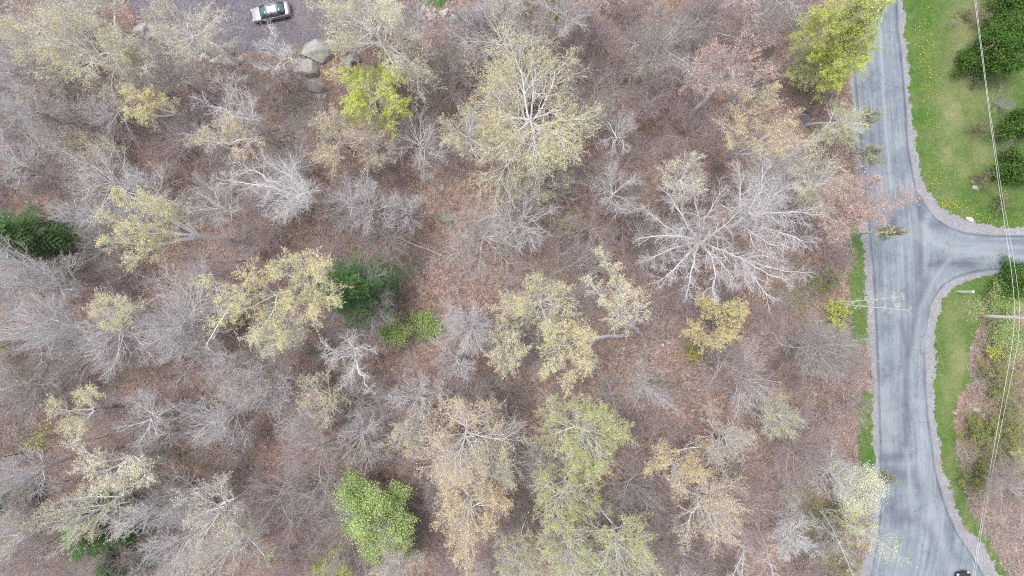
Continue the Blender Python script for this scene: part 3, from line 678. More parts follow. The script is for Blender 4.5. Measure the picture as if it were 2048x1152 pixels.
# kind, crown centre x y, crown radius (photo pixels), label, options
T_ = [
 ('yel', 55, 62, 62, "pale budding tree with whitish limbs at the upper left corner", dict(h=18, b=(130, 55))),
 ('yel', 165, 95, 95, "big pale yellow-green tree between the upper left corner tree and the gravel driveway", dict(h=21, d=1.2)),
 ('pale', 255, 130, 60, "whitish thin-leaved tree right of the big pale yellow tree near the upper left corner", dict(h=17, b=(292, 160))),
 ('pale', 320, 25, 42, "thin pale tree at the top edge beside the left end of the driveway", dict(h=17)),
 ('pale', 400, 75, 75, "airy pale budding tree whose branches cover the left half of the driveway", dict(h=19, b=(462, 105), n=.6)),
 ('bareg', 320, 140, 70, "leaning bare grey tree below the row of pale driveway boulders", dict(h=18, b=(405, 190))),
 ('yel', 283, 214, 58, "round bright yellow crown on a leaning grey trunk left of the spreading white-limbed trees", dict(h=19, lims=[(262, 190), (268, 225), (290, 235), (300, 195)], fork=(352, 226, 10), b=(392, 243), n=1.5)),
 ('bare', 455, 205, 62, "white-limbed bare tree, upper of the two spreading left from one dark spot", dict(h=19, lims=[(400, 200), (440, 165), (470, 160), (500, 195), (455, 225)], fork=(505, 240, 11), b=(556, 284), tw='pink')),
 ('orange', 450, 275, 66, "orange-budded tree, lower of the two spreading left from one dark spot", dict(h=18, lims=[(400, 285), (440, 250), (470, 262), (480, 300), (420, 265)], fork=(510, 272, 10), b=(558, 290), n=.5)),
 ('bare', 215, 215, 55, "bare whitish tree just left of the round bright yellow crown", dict(h=15, b=(262, 222))),
 ('barep', 55, 210, 55, "pinkish grey bare tree with long white limbs at the upper left edge", dict(h=16, tb='white')),
 ('dead', 118, 285, 40, "small dead tree of crooked white branches left of the sparse yellow understorey tree", dict(h=11)),
 ('yel', 185, 310, 75, "sparse yellow-leaved low tree under the round bright yellow crown", dict(h=11, n=.45, tb='pink')),
 ('dead', 550, 108, 52, "dead white crooked tree standing at the edge of the driveway below the silver car", dict(h=13, lims=[(545, 62), (520, 90), (575, 100), (600, 125), (520, 135)], fork=(560, 118, 7), b=(600, 165))),
 ('pale', 768, 55, 100, "large pale cream leafing tree right of the silver car at the top edge", dict(h=21, b=(832, 160), n=1.4, d=1.3)),
 ('lime', 740, 195, 78, "bright lime leafing tree under the large pale cream tree", dict(h=14, n=1.7, b=(760, 225), tb='white')),
 ('tan', 668, 268, 68, "tan and white fuzzy crown left below the bright lime tree", dict(h=14, n=1.2, tb='white')),
 ('tan', 745, 300, 50, "small tan fuzzy crown directly below the bright lime tree", dict(h=12, n=.7, tb='white')),
 ('yel', 1048, 245, 156, "very large round yellow-green tree in the upper middle, the widest crown in the wood", dict(h=17, n=1.5, d=1.6, tr=.36)),
 ('yel', 945, 265, 60, "yellow-brown leafing tree overlapping the lower left side of the widest crown", dict(h=18, n=.9)),
 ('yel', 1085, 335, 62, "low yellow crown hanging out below the widest crown", dict(h=15, n=1.0)),
 ('yel', 1010, 15, 45, "yellow budding tree at the top edge above the widest crown", dict(h=16, n=.6)),
 ('bare', 1130, 25, 60, "bare white branched tree with a greenish top at the top edge", dict(h=17, b=(1125, 90))),
 ('lime', 1115, 8, 24, "small green leafing crown on the top edge inside the bare white branches", dict(h=12)),
 ('bareg', 935, 40, 40, "slim bare tree with a dark trunk at the top edge right of the pale rocks", dict(h=12, b=(938, 82))),
 ('bareg', 975, 50, 38, "slim bare tree with a dark trunk second from the pale rocks at the top", dict(h=12, b=(977, 98))),
 ('barep', 1325, 75, 85, "wide bare brownish tree with radiating limbs in the upper middle right", dict(h=17, d=1.3, f='wide', tb='grey')),
 ('dead', 1242, 262, 45, "small bleached dead tree right of the widest yellow-green crown", dict(h=13, b=(1222, 300))),
 ('pink', 1450, 140, 88, "pink-budded tree with a long thick grey leaning trunk", dict(h=24, b=(1358, 262), lims=[(1500, 20), (1400, 170), (1470, 160), (1500, 110), (1430, 110), (1530, 140), (1390, 130)], fork=(1452, 150, 15), tr=.34)),
 ('barep', 1520, 40, 60, "pinkish bare crown at the top edge left of the lime roadside tree", dict(h=17)),
 ('barep', 1410, 25, 50, "faint bare pinkish crown at the top edge above the pink-budded tree", dict(h=14)),
 ('tan', 1510, 245, 85, "tan and orange tree with long white limbs right of the bleached dead tree", dict(h=20, lims=[(1490, 200), (1540, 190), (1570, 250), (1550, 295), (1470, 255), (1590, 280)], fork=(1470, 308, 11), b=(1430, 335), n=1.2)),
 ('pale', 1375, 355, 50, "narrow pale yellow crown left of the tan and orange tree's trunk foot", dict(h=17, n=1.1)),
 ('bareg', 1230, 375, 60, "bare grey tree with drooping radial limbs below the bleached dead tree", dict(h=14, tb='white')),
 ('bare', 1395, 485, 80, "widest bare white tree, long limbs radiating all round from one centre", dict(h=19, tr=.34, d=1.3, b=(1385, 489), fork=(1400, 484, 8), lims=[(1285, 475), (1300, 520), (1325, 558), (1375, 585), (1425, 582), (1468, 560), (1300, 425), (1335, 385), (1385, 370), (1440, 385), (1480, 420), (1490, 520)])),
 ('bare', 1520, 425, 95, "tall bare white tree whose grey trunk runs up and right from the radiating white tree", dict(h=24, d=1.3, tr=.3, b=(1405, 478), lims=[(1480, 350), (1525, 335), (1575, 370), (1608, 425), (1600, 480), (1545, 490), (1500, 400), (1560, 430)], fork=(1480, 445, 14))),
 ('bare', 1545, 535, 60, "bare white limbed tree hanging low right of the widest bare white tree", dict(h=20, b=(1432, 500), lims=[(1495, 570), (1560, 520), (1608, 545), (1535, 592), (1500, 548), (1575, 560)], fork=(1490, 520, 13), tr=.22)),
 ('yel', 1630, 370, 68, "yellow flecked tree with white twigs next to the road left of the red-budded tree", dict(h=18, n=.7, b=(1590, 395))),
 ('pink', 1715, 410, 90, "red-budded tree whose twigs reach out over the road junction", dict(h=20, n=1.5, b=(1622, 462), lims=[(1740, 370), (1790, 400), (1750, 430), (1720, 440), (1690, 400), (1670, 460), (1700, 370)], fork=(1668, 440, 10))),
 ('lime', 1700, 45, 70, "vivid lime green tree leaning over the road at the top", dict(h=19, n=3.0, tb='grey', d=1.3)),
 ('lime', 1680, 110, 58, "vivid lime green tree just under the tallest lime crown by the road", dict(h=15, n=3, tb='grey')),
 ('olive', 1628, 130, 55, "low olive green tree left of the lime roadside trees", dict(h=8, n=1.6)),
 ('olive', 1690, 255, 50, "sparse greenish birch leaning over the road edge", dict(h=14, n=.6, b=(1612, 250), tb='birch')),
 ('lime', 1740, 235, 20, "small lime tuft of leaves over the left lane of the road", dict(h=9, n=.8, b=(1700, 250))),
 ('lime', 1745, 305, 26, "thin lime sapling over the left lane below the first lime tuft", dict(h=9, n=.4, b=(1700, 305))),
 ('yel', 250, 440, 75, "tall leaning yellow tree whose grey trunk forks left into bright limbs", dict(h=25, b=(500, 487), lims=[(240, 395), (225, 440), (225, 485), (270, 520), (300, 400), (265, 465), (320, 415)], fork=(390, 472, 15), n=1.6, tr=.27, d=1.15)),
 ('yel', 222, 622, 55, "small yellow fan crown on a horizontal white trunk near the left edge", dict(h=19, b=(318, 612), lims=[(200, 600), (190, 625), (215, 650), (245, 605), (240, 640)], fork=(268, 614, 12), n=.9, tb='white')),
 ('dead', 140, 432, 40, "dead white spiky tree beside the dark hemlock at the left edge", dict(h=14)),
 ('bare', 30, 545, 68, "bare white tree at the left edge below the dark hemlock", dict(h=18)),
 ('barep', 112, 555, 50, "pinkish bare tree right of the white tree at the left edge", dict(h=14, tb='white')),
 ('bare', 85, 655, 75, "bare greyish white tree with arching limbs left of the yellow fan crown", dict(h=18)),
 ('barep', 345, 655, 75, "pinkish white bare tree with wide arching limbs below the tall leaning yellow tree", dict(h=17, tb='white', d=1.2)),
 ('dead', 560, 372, 88, "dead bleached white tree of crooked limbs left of centre top", dict(h=17, b=(660, 412), lims=[(455, 360), (500, 340), (550, 335), (590, 355), (540, 400), (570, 430), (610, 385)], fork=(622, 398, 11), d=1.3)),
 ('yel', 590, 562, 88, "yellow and white tree overlapping the left side of the big dark hemlock", dict(h=21, b=(640, 575), lims=[(560, 540), (600, 520), (640, 535), (665, 590), (630, 625), (580, 600), (640, 555)], fork=(622, 578, 12), n=1.3, tb='white')),
 ('yel', 500, 610, 85, "yellow tree with long white limbs lower left of the big dark hemlock", dict(h=20, b=(570, 588), lims=[(450, 640), (430, 580), (500, 550), (480, 610), (520, 660), (560, 670)], fork=(552, 590, 11), n=1.3, tb='white')),
 ('pale', 545, 665, 60, "pale yellow drooping crown, lowest of the yellow trees left of the hemlock", dict(h=17, n=1.0)),
 ('bareg', 1050, 450, 78, "bare grey tree with white limbs around the broken snag", dict(h=16, tb='white')),
 ('bareg', 737, 405, 62, "bare grey tree with thin radial limbs above the big dark hemlock", dict(h=14, tb='white')),
 ('bareg', 812, 415, 48, "small bare grey tree with a bright forked limb right of the radial grey tree", dict(h=11, tb='white')),
 ('dead', 700, 715, 60, "dead white twisted tree below the big dark hemlock", dict(h=16, lims=[(700, 680), (740, 700), (660, 720), (690, 760), (740, 780), (650, 690)], fork=(715, 712, 9), b=(760, 708))),
 ('bareg', 770, 478, 45, "faint bare tree whose twigs touch the top of the big dark hemlock", dict(h=9)),
 ('olive', 1142, 448, 26, "faint yellow-green low crown right of the broken snag", dict(h=6, n=.9)),
 ('bush', 784, 665, 33, "bright green bush at the lower right foot of the big hemlock", dict(h=3.5, n=1.6, ls=(.04, .09))),
 ('bush', 850, 648, 36, "deep green grassy bush right of the bright green bush", dict(h=2, n=1.3, ls=(.04, .09))),
 ('pale', 1228, 575, 72, "white and pale yellow tree forking into two bright limbs right of centre", dict(h=21, b=(1283, 672), lims=[(1205, 510), (1180, 560), (1230, 540), (1275, 590), (1210, 600), (1250, 585)], fork=(1266, 650, 9), n=.9, tr=.22, tb='white')),
 ('yel', 1085, 610, 78, "golden yellow tree left of the two-limbed white and pale yellow tree", dict(h=18, n=1.1)),
 ('yel', 1135, 705, 78, "golden yellow tree, lowest of the group right of centre", dict(h=18, n=1.2, b=(1255, 668), lims=[(1110, 690), (1100, 740), (1140, 760), (1170, 720), (1120, 660), (1170, 680)], fork=(1185, 675, 11))),
 ('pale', 1013, 690, 50, "creamy pale lime crown at the left of the golden group right of centre", dict(h=13, n=2.2, leaf='pale')),
 ('gold', 1445, 642, 60, "small golden tree standing alone left of the road", dict(h=13, n=2.3, b=(1400, 636), ls=(.03, .065), full=.6)),
 ('lbush', 1390, 708, 22, "yellow-green bush below the small golden tree", dict(h=3, n=.7)),
 ('bareg', 1460, 735, 70, "brownish bare tree below the small golden tree", dict(h=12, tb='pink')),
 ('bareg', 1640, 700, 72, "bare grey tree with spreading fine limbs left of the lower road", dict(h=12, tb='grey')),
 ('barep', 948, 648, 60, "pinkish white bare tree left of the golden group right of centre", dict(h=14, tb='white')),
 ('bareg', 920, 735, 58, "bare whitish tree below the pinkish white bare tree in the middle", dict(h=13, tb='white')),
 ('mbush', 1680, 622, 32, "yellow-green shrub under the forked white birch stems", dict(h=3, n=1.4, leaf='lime')),
 ('mbush', 1660, 562, 40, "faint green shrub above the forked white birch stems", dict(h=2.5, n=.6)),
 ('yel', 148, 818, 58, "yellow fan-shaped tree at the left side below the middle", dict(h=18, b=(225, 812), lims=[(110, 810), (130, 850), (160, 790), (155, 860), (190, 785)], fork=(190, 818, 12), n=.9, tb='white')),
 ('bare', 300, 835, 68, "bare white tree with crossing limbs right of the yellow fan-shaped tree", dict(h=17, b=(345, 822))),
 ('pale', 232, 925, 75, "pale yellow tree with bright white limbs, below the crossing bare white tree", dict(h=19, n=.8, b=(320, 905), lims=[(170, 900), (180, 940), (210, 970), (240, 960), (270, 930), (290, 950)], fork=(262, 912, 13), tb='white')),
 ('bare', 20, 955, 60, "bare white tree at the left edge near the bottom", dict(h=17)),
 ('lbush', 75, 885, 26, "small lime crown left of the yellow-white limbed tree near the bottom left", dict(h=6, n=.8)),
 ('yel', 175, 1030, 75, "yellow-brown budding tree spread over dark green boughs at the lower left", dict(h=19, n=.6)),
 ('yel', 50, 1070, 50, "sparse yellow tree in the lower left corner", dict(h=16, n=.5)),
 ('bareg', 255, 1040, 55, "leaning grey trunk with bare upper limbs over the dark boughs at the lower left", dict(h=20, b=(382, 972), lims=[(220, 1035), (240, 1065), (270, 1020), (255, 1045)], fork=(315, 1010, 13), tb='white', tr=.2)),
 ('bareg', 345, 1092, 78, "wide bare grey tree with radiating limbs near the bottom left", dict(h=16, d=1.2, tb='white')),
 ('pale', 425, 1035, 72, "pale budding tree with white limbs right of the leaning grey trunk at the bottom", dict(h=18, n=.5, tb='white')),
 ('yel', 460, 1095, 60, "yellowish drooping tree at the bottom between the radiating grey tree and the round green tree", dict(h=17, n=.5, tb='white')),
 ('green', 742, 1040, 84, "dense round fresh green tree at the bottom", dict(h=12, n=1.7, d=1.5, ls=(.05, .11))),
 ('lbush', 552, 1115, 22, "tiny lime crown at the bottom left of the yellow shrubs", dict(h=5, n=.8)),
 ('lime', 665, 1140, 48, "yellow lime shrub at the bottom edge below the round green tree", dict(h=7, n=1.0)),
 ('orange', 920, 895, 105, "orange-brown tree with a white star of limbs at the lower middle", dict(h=21, d=1.3, n=.7, tr=.25)),
 ('orange', 935, 1010, 85, "rust orange leafing tree below the white star of limbs", dict(h=18, d=1.1, n=1.2)),
 ('yel', 985, 930, 65, "yellow-brown tree right of the white star of limbs", dict(h=17, n=.6)),
 ('tan', 835, 860, 60, "tan budding tree left of the white star of limbs", dict(h=15, n=.8)),
 ('olive', 1182, 875, 88, "broad yellow-green tree at the lower middle right", dict(h=20, n=1.25, d=1.3, tr=.24)),
 ('olive', 1138, 985, 70, "yellow-green tree directly below the broad yellow-green tree", dict(h=18, n=1.1)),
 ('olive', 1245, 1090, 88, "thinly leafed yellow-green tree at the bottom edge right of the straight birch trunk", dict(h=19, n=.6, tb='white')),
 ('olive', 1140, 1100, 65, "yellow-green crown with white limbs at the bottom edge around the straight birch trunk", dict(h=19, n=.7, tb='white')),
 ('olive', 1040, 1115, 55, "yellow-green tree at the bottom edge left of the straight birch trunk", dict(h=17, n=.6, tb='white')),
 ('bareg', 1275, 980, 60, "brownish bare tree right of the yellow-green tree at the lower middle", dict(h=12, tb='grey')),
 ('barep', 1355, 1105, 62, "lilac grey bare tree at the bottom edge", dict(h=13)),
 ('orange', 1365, 930, 62, "orange leafing tree right of the broad yellow-green tree", dict(h=17, n=1.3)),
 ('tan', 1455, 885, 55, "tan budding tree with a spray of fine white limbs pointing right", dict(h=17, n=.7)),
 ('orange', 1430, 1005, 82, "orange-brown tree with long fine limbs, lowest of the orange group on the right", dict(h=19, n=.7, d=1.2)),
 ('olive', 1555, 835, 42, "small yellow-green tree standing alone between the orange group and the road", dict(h=13, n=.8, b=(1495, 805))),
 ('bareg', 1598, 915, 68, "bare grey tree with fine drooping limbs left of the white flowering tree", dict(h=11, tb='pink')),
 ('flower', 1715, 975, 54, "white flowering tree at the edge of the road", dict(h=8, n=1.05, tr=.12)),
 ('lime', 1770, 955, 14, "small lime tuft behind the white flowering tree over the road edge", dict(h=7)),
 ('olive', 1582, 998, 24, "little crooked white tree with a green tip left of the flowering tree", dict(h=8, n=.5, tb='dead')),
 ('barep', 1585, 1075, 50, "pinkish birch with white limbs near the bottom left of the road", dict(h=15, tb='birch', b=(1540, 1040))),
 ('orange', 640, 800, 62, "faint orange-budded tree below the dead twisted tree", dict(h=12, n=.6)),
 ('bareg', 530, 790, 60, "bare grey tree left of the faint orange-budded tree", dict(h=13, tb='white')),
 ('barep', 610, 895, 80, "pinkish grey bare tree with a fallen-looking lean in the lower left middle", dict(h=15, b=(680, 870), tb='pink')),
 ('bareg', 455, 745, 75, "tangled bare grey tree left of the yellow trees by the hemlock", dict(h=13, tb='white')),
 ('barep', 560, 1000, 80, "lilac bare tree left of the dense round green tree", dict(h=14)),
 ('barep', 840, 800, 60, "whitish bare tree above the tan budding tree in the lower middle", dict(h=14, tb='white')),
 ('bare', 410, 850, 60, "bare white tree right of the crossing bare white tree", dict(h=16)),
 ('barep', 590, 1115, 45, "lilac grey shrubby tree at the bottom edge next to the tiny lime crown", dict(h=9)),
 ('tan', 800, 1135, 50, "whitish tan crown at the bottom edge below the round green tree", dict(h=14, n=.6)),
 ('dbush', 2016, 85, 52, "big dark green evergreen shrub in the upper right corner", dict(h=5.5, n=2, d=1.5, ls=(.07, .14))),
 ('dbush', 2044, 30, 52, "dark green evergreen shrub at the right edge above the biggest evergreen shrub", dict(h=4.5, n=2, d=1.4, ls=(.07, .13))),
 ('lbush', 1988, 95, 20, "bright lime patch of new leaves on the side of the big evergreen shrub", dict(h=5.6, n=.6)),
 ('dbush', 2050, 245, 25, "dark evergreen shrub at the right edge halfway down the lawn", dict(h=4, n=2, d=1.3, ls=(.07, .13))),
 ('dbush', 2048, 335, 29, "dark evergreen shrub at the right edge above the junction", dict(h=4, n=2, d=1.3, ls=(.07, .13))),
 ('bareg', 2020, 200, 30, "grey leafless shrub below the big evergreen shrub", dict(h=3.5, f='bush')),
 ('barep', 2024, 292, 20, "pinkish leafless shrub between the two right edge evergreen shrubs", dict(h=3, f='bush')),
 ('mbush', 1970, 255, 28, "faint grey-green shrub in the middle of the lawn under the wires", dict(h=2.5, n=.35)),
 ('mbush', 1975, 352, 28, "faint grey-green shrub on the lower lawn next to the pale stone", dict(h=2.5, n=.35)),
 ('mbush', 1956, 165, 14, "tiny round green shrub on the lawn touching the wires", dict(h=1.5, n=.6)),
 ('mbush', 2008, 402, 22, "small conifer-like shrub on the lawn above the junction", dict(h=2.2, n=1.0)),
 ('obush', 1960, 20, 35, "yellow-green twiggy shrub at the top edge left of the evergreens", dict(h=3, n=.7)),
 ('bush', 2015, 606, 52, "bright green bush left of the wires above the utility pole", dict(h=3)),
 ('dbush', 2040, 570, 30, "dark evergreen shrub at the right edge below the side road", dict(h=4, n=2, ls=(.07, .13))),
 ('bush', 2032, 676, 50, "green bush below the utility pole", dict(h=3)),
 ('lbush', 1992, 706, 24, "lime bush lower left of the utility pole", dict(h=2)),
 ('obush', 1970, 745, 16, "little green sprout shrub in the brown leaves right of the grass verge", dict(h=1.2)),
 ('mbush', 1968, 865, 48, "low green shrub right below the round grey boulder", dict(h=2.2, n=1.6)),
 ('obush', 2022, 860, 60, "wide yellow-green shrub under the wires at the lower right", dict(h=3, n=1.6)),
 ('mbush', 1966, 955, 44, "low green shrub at the lower right, the lowest beside the grass verge", dict(h=2.2, n=1.6)),
 ('obush', 2008, 765, 52, "olive shrub under the wires above the wide yellow-green shrub", dict(h=2.8, n=1.4)),
 ('barep', 2035, 985, 80, "bare pinkish tree at the right edge near the bottom", dict(h=9, d=1.3)),
 ('bareg', 22, 330, 62, "bare lilac grey tree cut by the left edge, above the left edge hemlock", dict(h=15, tb='white')),
 ('bareg', 95, 375, 58, "bare grey tree directly above the left edge hemlock", dict(h=13, tb='pink')),
 ('barep', 20, 140, 52, "bare pinkish tree cut by the left edge below the upper left corner tree", dict(h=14, tb='white')),
 ('bareg', 30, 245, 50, "thin bare grey tree cut by the left edge under the long-limbed pinkish grey tree", dict(h=11)),
 ('pale', 175, 15, 60, "pale feathery crown on the top edge above the big pale yellow-green tree", dict(h=17, n=.8)),
 ('tan', 90, 190, 45, "low tan crown below the big pale yellow-green tree, near the left edge", dict(h=12, n=.6)),
 ('bareg', 895, 110, 45, "faint bare grey tree below the pale rocks at the top", dict(h=9)),
 ('barep', 1180, 60, 45, "bare lilac tree at the top right of the widest crown", dict(h=13)),
 ('barep', 1300, 190, 55, "bare pinkish tree below the wide bare brownish tree", dict(h=11)),
 ('olive', 2045, 930, 36, "yellow-green shrub cut by the right edge above the bare pinkish tree", dict(h=3, n=1.4, f='bush', tr=.05)),
 ('bush', 5, 692, 20, "bright green bush cut by the left edge", dict(h=4)),
 ('lime', 1780, 465, 14, "small green tuft at the tip of a thin white stem over the junction", dict(h=12, b=(1700, 470))),
 ('obush', 1640, 1105, 40, "low olive shrub under the long bent birch at the bottom", dict(h=2, n=.8)),
 ('obush', 1700, 1135, 28, "low green shrub at the bottom between the birch stems and the road", dict(h=2, n=1.0)),
 ('mbush', 1650, 1040, 45, "dark olive shrub at the foot of the three birch stems", dict(h=1.8, n=.6)),
]
NAMES = {}
def tree_from(i, kind, cx, cy, r, label, o):
    name, cat, bark, tb, leaf, lpm, form, h = KIND[kind]
    h = o.get('h', h); leaf = o.get('leaf', leaf); form = o.get('f', form)
    g = np.random.default_rng(1000 + i)
    hc = h * .75; cw = at(cx, cy, hc); rm = r / S * (H - hc) / H
    if 'b' in o: bw = at(*o['b'])
    else: bw = cw * [1, 1, 0] + np.array([*g.normal(0, .25, 2), 0])
    bw[2] = gz(bw[0], bw[1])
    area = math.pi * rm * rm
    kw = {}
    if 'lims' in o:
        kw['limbs'] = [at(a, b, h * g.uniform(.82, .98)) - bw for a, b in o['lims']]; kw['fork'] = at(*o['fork']) - bw
    nl = int(min(52000, area * lpm * o.get('n', 1) * (6.2 if h > 6 else 4.5)))
    big = max(1, (area / 60) ** .25)
    m = build_tree_meshes(g, h, rm if 'lims' not in o else rm * .85, leaf=leaf, nleaf=nl, off=(cw - bw)[:2], form=form, dens=o.get('d', 1) * (1 if h > 6 else .8),
                          trunk_r=o.get('tr') or (.05 if form == 'bush' else None), lsize=o.get('ls', (.03, .07) if kind != 'flower' else (.04, .07)),
                          dead=(kind == 'dead'), full=o.get('full', {'green': .9, 'dbush': .9, 'flower': .85, 'bush': .75, 'lime': .3}.get(kind, .3)), twr=.0115 if h > 6 else .006, **kw)
    return add_tree(name, label, cat, bw, m, bark, leaf, branches_bark=o.get('tb', tb))
for i, row in enumerate(T_): tree_from(i, *row)

# ---- hemlocks: tiers of flat drooping boughs
def hemlock(i, cx, cy, r, h, label):
    g = np.random.default_rng(3000 + i)
    cw = at(cx, cy, h * .45); bw = cw * [1, 1, 0]; bw[2] = gz(bw[0], bw[1]); R = 1.2 * r / S * (H - h * .45) / H
    mbT = MB(); mbB = MB()
    s = np.linspace(0, 1, 10)[:, None]; tp = np.concatenate([g.normal(0, .05, (10, 2)), s * h], 1); tp[0, 2] = -.25
    tubes(mbT, tp[None], (.22 * (1.02 - s[:, 0]))[None], 8, np.full((1, 10), .3))
    nb = 130; z = h * (.10 + .88 * (np.arange(nb) / nb) ** .9); az = np.arange(nb) * 2.4 + g.normal(0, .2, nb)
    ln = R * (1.04 - (z / h)) ** .6 * g.uniform(.6, 1.25, nb) * (1 + .18 * np.sin(az * 3 + i))
    k = 7; s = np.linspace(0, 1, k)[None, :, None]; d = np.stack([np.cos(az), np.sin(az), 0 * az], 1)[:, None]
    P = d * ln[:, None, None] * s; P[..., 2] = z[:, None] + ln[:, None] * (.30 * s[..., 0] - .42 * s[..., 0] ** 2)
    P[..., :2] += g.normal(0, .05, (nb, k, 2)) * s
    Rr = np.linspace(.035, .008, k)[None] * np.ones((nb, 1)); tubes(mbB, P, Rr, 3, np.full((nb, k), .3))
    ns = 16; t = (np.arange(ns) + .5) / ns * .95 + .05
    f = t * (k - 1.001); a = f.astype(int); f = (f - a)[None, :, None]
    pos = P[:, a] * (1 - f) + P[:, a + 1] * f; T = nrm(P[:, a + 1] - P[:, a]); side = np.stack([-T[..., 1], T[..., 0], 0 * T[..., 0]], -1)
    sg = np.where(np.arange(ns) % 2, 1, -1)[None, :, None]
    sl = (ln[:, None] * .36 * (1.1 - t[None]) + .28)[..., None] * g.uniform(.7, 1.2, (nb, ns, 1))
    D = nrm(T * .75 + side * sg + g.normal(0, .12, (nb, ns, 3)))
    kk = 4; u = np.linspace(0, 1, kk)[None, None, :, None]
    Q = pos[:, :, None] + D[:, :, None] * sl[:, :, None] * u; Q[..., 2] -= .16 * (u[..., 0] ** 2) * sl
    Qf = Q.reshape(-1, kk, 3); tubes(mbB, Qf, np.linspace(.010, .004, kk)[None] * np.ones((len(Qf), 1)), 3, np.full((len(Qf), kk), .4))
    # needle sprays: narrow leaves along each branchlet
    nn = 13; M = len(Qf); uu = (np.arange(nn) + g.random((M, nn))) / nn; ff = uu * (kk - 1.001); aa = ff.astype(int); ff = (ff - aa)[..., None]
    ar = np.arange(M)[:, None]; C = Qf[ar, aa] * (1 - ff) + Qf[ar, aa + 1] * ff; Tt = nrm(Qf[ar, aa + 1] - Qf[ar, aa])
    sd = np.stack([-Tt[..., 1], Tt[..., 0], 0 * Tt[..., 0]], -1) * np.where(np.arange(nn) % 2, 1, -1)[None, :, None]
    N2 = nrm(Tt * .9 + sd + g.normal(0, .25, (M, nn, 3)) + [0, 0, .05]); L = g.uniform(.10, .22, (M, nn, 1))
    Wd = np.cross(N2, np.array([0, 0, 1.0])); Wd = nrm(Wd + g.normal(0, .3, Wd.shape)) * .045
    A = C; B = C + N2 * L * .5 + Wd; Cc = C + N2 * L; Dd = C + N2 * L * .5 - Wd
    X = np.stack([A, B, Cc, Dd], 2).reshape(-1, 3); n = M * nn
    tip = np.repeat((ln[:, None] > 0) * np.tile(t, (nb, 1)), nn).reshape(-1)
    tn = np.clip(.15 + .5 * tip * uu.reshape(-1) + .25 * np.repeat(g.random(nb), ns * nn) + g.normal(0, .16, n), 0, 1)
    add_tree("hemlock_tree", label, "tree", bw, (mbT, mbB, (X, np.arange(4 * n).reshape(n, 4), np.repeat(tn, 4))), 'brown', 'needle')
hemlock(0, 718, 580, 78, 17, "big dark green hemlock in the middle left of the wood")
hemlock(1, 62, 478, 78, 14, "dark green hemlock at the left edge")
hemlock(2, 225, 1035, 90, 13, "dark green hemlock under the grey limbs at the lower left")
hemlock(3, 250, 1115, 42, 9, "smaller dark hemlock at the bottom edge below the other lower left hemlock")
hemlock(4, 20, 1000, 38, 8, "small dark hemlock at the left edge near the bottom")

# ---- white birches with long thin stems
def birch(i, base, stems, label, crown_r=1.2, leaf='yel', nl=300, tr=.09, bark='birch', name="birch_tree", mid=None):
    g = np.random.default_rng(4000 + i); bw = at(*base); bw[2] = gz(bw[0], bw[1])
    mbT = MB(); mbB = MB(); SP = []; SR = []
    for st in stems:
        pts = [np.array([0, 0, -.2])] + [at(a, b, h) - bw for a, b, h in st]
        pts = np.array(pts); s = np.linspace(0, len(pts) - 1, 12); q = np.stack([np.interp(s, np.arange(len(pts)), pts[:, c]) for c in range(3)], 1)
        q[1:-1] = (q[:-2] + 2 * q[1:-1] + q[2:]) / 4; q += g.normal(0, .03, q.shape) * np.array([1, 1, 0]) * np.linspace(0, 1, 12)[:, None]
        SP.append(q); SR.append(tr * np.linspace(1, .3, 12))
    SP = np.array(SP); SR = np.array(SR); L = np.linalg.norm(np.diff(SP, axis=1), axis=2).sum(1)
    tubes(mbT, SP, SR, 8, np.full((len(SP), 12), .6) + g.normal(0, .15, (len(SP), 12)))
    P2, R2, L2 = sprout(g, SP, SR, L * 0 + crown_r, 16, .35, 1, (30, 65), (.5, 1.1), 6, .1, .03, .35, .010, .1)
    P3, R3, L3 = sprout(g, P2, R2, L2, 6, .2, 1, (25, 55), (.35, .6), 4, .15, .0, .6, .006, .3)
    P4, R4, L4 = sprout(g, P3, R3, L3, 4, .2, 1, (25, 55), (.4, .8), 3, .15, -.02, .6, .005, .3)
    for P, R in ((P2, R2), (P3, R3), (P4, R4)): tubes(mbT, P, R, 3, np.repeat(g.random((len(P), 1)), P.shape[1], 1))
    fol = None
    if nl:
        k = g.integers(0, len(P4), nl); C = P4[k, -1] + g.normal(0, .08, (nl, 3)); fol = flakes(g, C, (.04, .08), .7)
    add_tree(name, label, "tree", bw, (mbT, mbB, fol), bark, leaf, branches_bark='white')
birch(0, (1665, 604), [[(1720, 602, 6), (1812, 593, 14)], [(1712, 612, 6), (1820, 620, 14)]], "two slim white birch stems reaching out over the road from one foot", .8, 'lime', 140, .085)
birch(1, (1640, 1019), [[(1657, 1042, 3), (1680, 1090, 8), (1712, 1165, 14)]], "long bent bright white birch stem near the bottom beside the road", .9, 'olive', 40, .10)
birch(2, (1646, 1017), [[(1690, 1045, 6), (1740, 1075, 11), (1795, 1105, 15)], [(1680, 1022, 5), (1735, 1060, 11)]], "grey-white double stemmed birch with lime leaves over the road near the bottom", 2.4, 'lime', 1500, .085)
birch(3, (1091, 1020), [[(1094, 1060, 8), (1097, 1125, 17)]], "single straight pale birch trunk at the bottom of the wood", 1.2, 'olive', 200, .17)
birch(4, (520, 505), [[(490, 570, 12), (455, 620, 19), (412, 690, 22)], ], "very long thin white leaning birch left of the yellow trees by the hemlock", .8, 'yel', 0, .10)
birch(5, (1512, 1045), [[(1530, 1090, 7), (1552, 1170, 16)]], "leaning pale mottled birch trunk at the bottom right of the wood", 1.3, 'olive', 0, .18)
